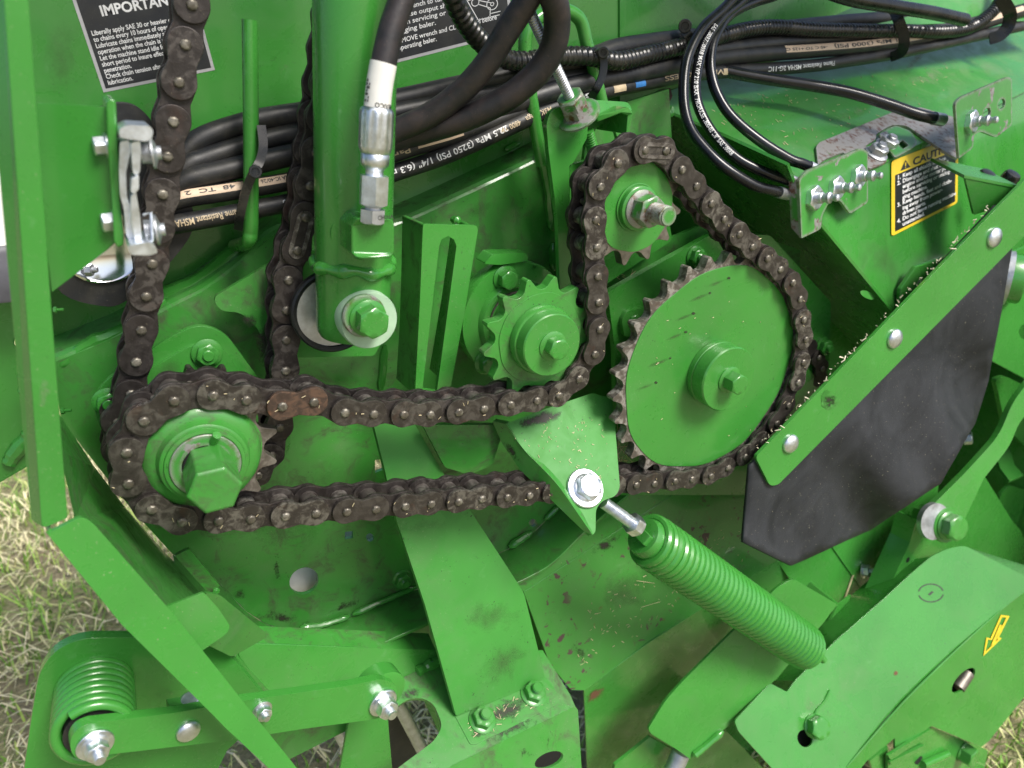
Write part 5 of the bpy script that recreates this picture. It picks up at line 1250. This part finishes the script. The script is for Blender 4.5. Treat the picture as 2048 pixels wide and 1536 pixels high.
MB().plate(Plane((1700, 1230, 30), (1672, 1212, 30), (1690, 1290, 20)), [(1674, 1212), (1702, 1190), (1680, 1262), (1660, 1290), (1640, 1290)], 3).build('gusset', 'green', ip)

# far right brackets
cb_ = thing('channel_bracket', W(1990, 430, 40), 'short green channel bracket with two black plugs beside the caution decal', 'bracket')
CB = Plane((1930, 350, 30), (2040, 370, 10), (1948, 428, 30))
MB().plate(CB, rnd([(1929, 350, 4), (2042, 372, 4), (2100, 300, 0), (2100, 420, 0), (2010, 410, 0), (1948, 430, 2)], 3), 4).build('front_face', 'green', cb_, bevel=1.5)
MB().strip([CB(1929, 350), CB(2040, 372)], [CB(1929, 350) + Vector((.018, .06, .012)), CB(2040, 372) + Vector((.018, .06, .012))], Vector((0, 0, -.004)), False).build('top_face', 'green', cb_, bevel=.8)
for x, y in ((1971, 349), (2020, 350)): MB().lathe(W(x, y + 6, 52), (0, -.5, .86), [(.011, -.01), (.011, .004), (.009, .007), (.005, .008)], 18).build('plug', 'plastic', cb_)
hb = thing('hexagon_bracket', W(1850, 620, 60), 'cut cornered green plate tucked behind the flap strip', 'bracket')
MB().plate(YPlane(28), [(1797, 625), (1802, 578), (1832, 534), (1912, 508), (2010, 470), (2010, 560), (1900, 700), (1800, 720)], 6, holes=[ell(1845, 575, 14, 16)]).build('plate', 'green', hb, bevel=1.2)
rb = thing('boss_plate', W(2020, 750, 30), 'green side plate with round boss at the right of the flap', 'plate')
MB().plate(Plane((2001, 595, 50), (2048, 581, 46), (1975, 717, 40)), rnd([(2000, 596, 0), (2110, 560, 0), (2110, 790, 0), (2048, 756, 0), (1972, 716, 4)], 3), 5, holes=[ell(2052, 664, 14, 16)]).build('plate', 'green_clean', rb, bevel=1)
MB().lathe(W(2022, 556, 44), Vector((.55, -.8, 0)), [(.034, -.03), (.034, .012), (.032, .015), (.01, .015)], 36).build('boss', 'green', rb)
MB().lathe(W(2016, 556, 48), Vector((.55, -.8, 0)), [(.037, -.012), (.037, .002), (.03, .002)], 36).build('boss_ring', 'zinc_dull', rb)
MB().plate(YPlane(60), [(2020, 506), (2110, 470), (2110, 540), (2016, 540)], 5).build('bar', 'green', rb, bevel=1)
MB().plate(YPlane(80), rnd([(1990, 760), (2010, 752), (2110, 800), (2110, 960), (2010, 850), (2000, 800)], 8), 8).build('lug', 'green', rb, bevel=2)
MB().plate(Plane((1960, 950, 60), (2048, 900, 90), (2020, 960, 40)), [(1990, 905), (2018, 890), (2030, 930), (2048, 950), (2020, 962), (2000, 935)], 6).build('muddy_lug', 'green_rusty', rb, bevel=1)
MB().plate(YPlane(70), rnd([(2000, 990), (2020, 970), (2110, 1000), (2110, 1200), (2040, 1100), (1998, 1010)], 10), 6).build('casting', 'green', rb, bevel=3)

# ================================================================== TORSION SPRING ASSEMBLY, LOWER LEFT
TY0 = 0
ts = thing('spring_backplate', W(250, 1540, 0), 'green round cornered plate behind the short fat coil spring', 'plate')
MB().plate(YPlane(2), rnd([(44, 1570, 0), (63, 1436, 10), (78, 1345, 40), (110, 1300, 40), (165, 1276, 30), (300, 1275, 0), (425, 1288, 10), (466, 1317, 14), (530, 1394, 0), (520, 1440, 0), (455, 1500, 0), (420, 1570, 0)], 8), 9).build('plate', 'green_clean', ts, bevel=2, seg=3)
ring = [W(188 + dx, 1372 + dy, 0) for dx, dy in ((0, 0),)]
cs = thing('coil_spring', W(188, 1525, -50), 'short fat green coil spring stacked in eight turns', 'spring')
c0, c1 = W(190, 1368, 6), W(188, 1470, -52)
ax = (c1 - c0).normalized(); u_, w_, _ = basis(ax); Lc_ = (c1 - c0).length; turns = 8; pts = []
rsp = 78 * mm(190, 1430, -25) * .80
rxs = (W(270, 1440, -35) - W(105, 1440, -35)).length / 2 - .0032
for i in range(turns * 40 + 1):
    t = i / 40; a = 2 * math.pi * t + 2.0; pts.append(c0 + ax * Lc_ * t / turns + (u_ * math.cos(a) + w_ * math.sin(a)) * rxs)
wr = Lc_ / turns * .52
MB().tube(pts, wr, 12).build('coil', 'green_clean', cs)
MB().lathe(c0, ax, [(rxs * .80, 0), (rxs * .80, Lc_ * .96), (rxs * .5, Lc_ * .96)], 40).build('bush', 'rubber', cs)
MB().lathe(c0 + ax * Lc_, ax, [(rxs * .5, -.004), (rxs * .5, .001), (rxs * .46, .002), (.005, .003)], 40).build('retainer', 'zinc_dull', cs)
am = thing('spring_lever', W(450, 1520, -50), 'long flat green lever bolted over the fat coil spring', 'lever')
AP = Plane((190, 1480, -56), (400, 1450, -50), (765, 1406, -18)); AP = Plane((190, 1470, -62), (765, 1400, -24), (480, 1480, -45))
MB().plate(AP, rnd([(140, 1478, 22), (156, 1456, 14), (180, 1447, 4), (349, 1426, 0), (488, 1401, 0), (700, 1371, 0), (762, 1358, 10), (794, 1368, 20), (796, 1400, 24), (780, 1432, 20), (740, 1440, 6), (605, 1458, 0), (467, 1480, 0), (227, 1508, 0), (158, 1522, 14), (142, 1506, 14)], 8), 8).build('lever', 'green_clean', am, bevel=1.6, seg=3)
bolt(am, AP(190, 1488, .3), AP.n, .0070, 'zinc', flange=1.25, head=.75, washer=1.75, stub=.9, rot=.1, washer_mat='zinc')
bolt(am, AP(376, 1461, .2), AP.n, 21 * mm(376, 1461, -50), 'zinc', dome=True, name='carriage_bolt')
bolt(am, AP(524, 1420, .2), AP.n, .0056, 'zinc', flange=1.45, head=.75, stub=.7, rot=.4)
bolt(am, AP(765, 1404, .3), AP.n, .0086, 'zinc', flange=1.2, head=.75, washer=1.6, stub=.7, rot=.15)
MB().lathe(AP(762, 1382, -12), AP.n, [(.023, -.012), (.023, .004), (.02, .005)], 32).build('bush', 'green_rusty', am)
MB().plate(AP, rnd([(338, 1412), (400, 1402), (400, 1425), (338, 1424)], 2), 8, off=-14).build('strip', 'green', am, bevel=1)
MB().lathe(AP(380, 1404, -16), Vector((0, -.3, 1)), [(.008, 0), (.008, .002), (.006, .004)], 18).build('bolt', 'zinc', am)
lw = thing('link_plate', W(680, 1400, 70), 'wide green link plate between the fat spring lever and the strap', 'plate')
LW = Plane((510, 1290, 74), (870, 1300, 74), (700, 1400, 58))
MB().plate(LW, rnd([(470, 1285, 0), (872, 1300, 3), (884, 1322, 0), (796, 1366, 0), (720, 1395, 0), (543, 1400, 0), (480, 1318, 0)], 3), 6).build('plate', 'green', lw, bevel=1.2)
MB().poly([LW(500, 1289), LW(872, 1300), LW(872, 1300) + Vector((0, .022, .006)), LW(500, 1289) + Vector((0, .022, .006))], Vector((0, 0, -.003))).build('top_flange', 'green_oily', lw)
mb = MB(); bead(mb, [LW(832, 1345, 1), LW(850, 1334, 1), LW(878, 1322, 1)], .0065, .3); mb.build('weld_bead', 'weld_green', lw)
MB().poly([LW(466, 1317), LW(543, 1400), LW(543, 1400) + Vector((.012, .03, 0)), LW(480, 1306) + Vector((.012, .03, 0))], Vector((.003, 0, .002))).build('side_flange', 'green_oily', lw)
MB().plate(YPlane(40), rnd([(700, 1430, 0), (776, 1430, 0), (779, 1470, 0), (788, 1570, 0), (674, 1570, 0)], 2), 5).build('hanging_panel', 'green', lw, bevel=1)
MB().poly([W(x, y, 55) for x, y in [(520, 1470), (696, 1440), (696, 1460), (580, 1518), (556, 1500)]], Vector((0, .03, 0))).build('ledge', 'green_oily', lw)
ro = thing('pickup_roller', W(840, 1560, 130), 'black roller end with a silver rod seen through the beam cutout', 'roller')
MB().poly([W(x, y, 110) for x, y in rnd([(770, 1415), (800, 1410), (850, 1480), (850, 1570), (770, 1570)], 16)], Vector((0, .03, 0))).build('roller', 'rubber', ro, bevel=3)
MB().tube([W(790, 1395, 95), W(850, 1510, 85)], .0075, 14).build('rod', 'zinc_dull', ro)
MB().tube([W(660, 1430, 130), W(705, 1520, 130)], .0065, 12).build('rod', 'zinc_dull', ro)
MB().poly([W(x, y, 160) for x, y in [(838, 1380), (880, 1380), (905, 1440), (880, 1470)]], Vector((0, .004, 0))).build('green_leg', 'green_clean', ro)

# ================================================================== OUTER LEFT
og = thing('wheel_shield', W(40, 950, 90), 'plain green outer shield panel left of the post', 'shield')
OG = YPlane(120)
MB().plate(OG, rnd([(-80, 560, 0), (70, 560, 0), (100, 700, 0), (100, 900, 0), (62, 930, 20), (0, 966, 0), (-80, 1000, 0)], 6), 4, holes=[ell(36, 686, 8, 11)]).build('sheet', 'green_clean', og, bevel=1)
mb = MB(); bead(mb, [W(15, 930, 118), W(30, 905, 118), W(50, 880, 118), W(62, 866, 118)], .006, .3); mb.build('weld_bead', 'weld_green', og)
mb = MB(); bead(mb, [W(46, 745, 100), W(48, 790, 100)], .004, .2); mb.build('weld_bead', 'weld_green', og)
MB().lathe(W(4, 535, 100), (0, 0, 1), [(.022, -.02), (.023, -.018), (.023, .015), (.021, .018)], 28).build('cap', 'grey_cap', og)
MB().lathe(W(2, 440, 110), (0, -.9, .2), [(.03, -.02), (.034, 0), (.03, .01), (.02, .02)], 28).build('white_knob', 'white_label', og)

# ================================================================== CHAFF
random.seed(11)
def chaff(name, spots, label, n_each=1):
    mb = MB()
    for c, nrm, sz in spots:
        a = random.uniform(0, math.pi); u, w_, ax_ = basis(nrm); d = (u * math.cos(a) + w_ * math.sin(a)) * sz
        mb.tube([c - d * .5, c + d * .5 + ax_ * sz * .1], random.uniform(.00018, .0004), 4, caps=False)
    return mb.build(name, 'straw', label=label, cat='straw', kind='stuff')
sp_ = []
def poly_pts(poly, n):
    xs, ys = [p[0] for p in poly], [p[1] for p in poly]; out = []
    while len(out) < n:
        q = (random.uniform(min(xs), max(xs)), random.uniform(min(ys), max(ys)))
        if inside(q, poly): out.append(q)
    return out
for x, y in poly_pts([(1180, 1200), (1500, 1020), (1520, 1100), (1250, 1290), (1150, 1340)], 130): sp_.append((TY(x, y, .5), TY.n, random.uniform(.001, .005)))
for x, y in poly_pts([(1360, 240), (1560, 170), (1900, 130), (1900, 200), (1640, 280), (1560, 300)], 120): sp_.append((TP(x, y, .5), TP.n, random.uniform(.001, .006)))
for x, y in poly_pts([(1010, 860), (1200, 810), (1228, 960), (1180, 1010)], 70): sp_.append((SBP(x, y, .4), SBP.n, random.uniform(.0006, .003)))
for x, y in poly_pts([(930, 1440), (1090, 1370), (1110, 1395), (950, 1480)], 45): sp_.append((FT(x, y, .5), FT.n, random.uniform(.001, .006)))
for x, y in poly_pts([(1290, 640), (1500, 560), (1590, 700), (1500, 880), (1330, 880)], 30): sp_.append((W(x, y, 12), NF, random.uniform(.0006, .0025)))
for x, y, d in ((1290, 1163, .03), (1300, 1208, .03)): sp_.append((TY(x, y, .8), TY.n, d))
chaff('chaff', sp_, 'scattered pale chaff specks lying on the green sheets')
# chaff stuck to the chain
sp_ = [(p + Vector((random.uniform(-.01, .01), -.0005 + .002, random.uniform(-.008, .008))), NF, random.uniform(.001, .004)) for p in main_pins for _ in range(2) if random.random() < .6]
chaff('chain_chaff', sp_, 'tiny straw bits stuck to the oily drive chain')
# dry straw between gearcase plate and arm
sp_ = [(W(random.uniform(1225, 1310), random.uniform(545, 590), random.uniform(90, 108)), NF, random.uniform(.008, .02)) for _ in range(24)]
sp_ += [(W(random.uniform(1232, 1270), random.uniform(830, 960), random.uniform(40, 70)), NF, random.uniform(.01, .05)) for _ in range(30)]
chaff('packed_straw', sp_, 'dry straw packed behind the large sprocket')

# ================================================================== GRIME (dirt patches with their own outline, plus painted corner shade)
stain(st, ST, 1000, 1325, 95, 55, -40, 'film', .9); stain(st, ST, 985, 1235, 80, 60, 0, 'film', .8); stain(st, ST, 860, 1050, 90, 26, -8, 'film', .8)
stain(st, ST, 940, 1330, 20, 60, 8, 'grease', .36); stain(st, ST, 1040, 1310, 16, 56, 10, 'grease', .34)
stain(st, FT, 1010, 1425, 105, 40, -25, 'grease', .85); stain(st, FT, 960, 1465, 50, 24, -25, 'grease', 1.)
stain(sb, SBP, 1080, 838, 90, 20, -14, 'grease', 1.3); stain(sb, SLF, 1022, 900, 18, 50, -35, 'grease', .9, .1); stain(sb, SBP, 1150, 880, 60, 50, 0, 'film', .6)
stain(lbm, BT, 1010, 1460, 150, 40, -25, 'grease', .75, .1); stain(lbm, BT, 825, 1385, 45, 22, -15, 'grease', .85, .1); stain(lbm, BF, 1050, 1500, 110, 40, -20, 'grease', .55, .1)
stain(side, YPlane(108), 530, 690, 40, 80, -10, 'grease', 1.15); stain(side, YPlane(108), 500, 640, 40, 30, 20, 'grease', .9)
stain(side, SP, 570, 1236, 110, 26, 4, 'grease', .7); stain(side, SP, 690, 1212, 110, 22, -22, 'grease', .7); stain(side, SP, 476, 1190, 34, 60, -40, 'grease', .7)
stain(side, SP, 555, 1140, 14, 60, 0, 'grease', .75); stain(side, SP, 640, 960, 120, 60, -20, 'film', .8); stain(side, SP, 700, 640, 90, 140, 0, 'film', .6); stain(side, SP, 560, 1060, 160, 90, 0, 'film', .75)  # dirt film, made heavier to paint in recess shade as well
stain(side, SP, 1020, 430, 120, 60, -25, 'dust', .5); stain(side, SP, 960, 420, 60, 25, -25, 'film', .8)
stain(fl, YPlane(98.5), 330, 745, 70, 30, -35, 'film', .9); stain(fl, YPlane(98.5), 480, 800, 40, 60, -30, 'grease', .8)
stain(hood, TP, 1500, 200, 170, 50, -20, 'dust', .55); stain(hood, TP, 1700, 230, 110, 40, -22, 'dust', .6); stain(hood, TP, 1860, 150, 120, 40, -20, 'dust', .75); stain(hood, TP, 1840, 110, 90, 16, -48, 'dust', 1.0)
stain(hood, RF, 1760, 520, 80, 90, 0, 'film', .7)
stain(rear, PAN, 300, 210, 70, 26, -15, 'dust', .6); stain(rear, PAN, 560, 110, 60, 110, 8, 'dust', .55); stain(rear, PAN, 900, 150, 90, 26, -18, 'dust', .5); stain(rear, PAN, 120, 120, 60, 120, 0, 'film', .9)  # last film patch paints shade into the upper left corner
stain(tray, TY, 1250, 1180, 150, 80, -33, 'film', .8); stain(tray, TY, 1210, 1090, 70, 22, -35, 'grease', .85); stain(tray, TY, 1160, 1300, 50, 40, 0, 'grease', .6); stain(tray, TY, 1330, 1060, 60, 24, -35, 'grease', .75)
stain(tray, TL, 1190, 1390, 30, 16, -30, 'rust', 1.)
stain(lw, LW, 690, 1372, 120, 18, -4, 'grease', .7); stain(lw, LW, 760, 1345, 60, 30, 0, 'film', .8)
stain(sh, SU, 1792, 1346, 8, 6, -20, 'rust', 1.3); stain(sh, SU, 1650, 1400, 110, 60, -40, 'dust', .5); stain(sh, SU, 1800, 1260, 90, 60, -40, 'dust', .4)
stain(s5, YPlane(12.4), 1395, 700, 120, 100, 0, 'film', .55, 0.); stain(s5, YPlane(12.4), 1410, 860, 100, 50, 0, 'dust', .35, 0.)
stain(post, YPlane(PY - .2), 88, 790, 22, 70, 3, 'dust', .75); stain(am, AP, 640, 1395, 60, 12, -8, 'rust', .35); stain(ts, YPlane(1.8), 330, 1380, 80, 60, 0, 'film', .6)
stain(fs_, FPl, 1660, 800, 20, 22, 0, 'grease', 1.2)
# streaks flung off the large sprocket
for x, y in ((1458, 556), (1420, 586), (1387, 627), (1372, 664), (1341, 716), (1312, 765)):
    stain(s5, YPlane(12.3), x - 22, y + 9, 34, 6, -22, 'film', 1.1, .1); stain(s5, YPlane(12.2), x, y, 6, 5, 0, 'grease', 1.2, .15)
stain(flap, FB, 1640, 1010, 140, 70, -35, 'dust', .45, 1.6); stain(flap, FB, 1800, 800, 110, 60, -30, 'dust', .35, 1.6)
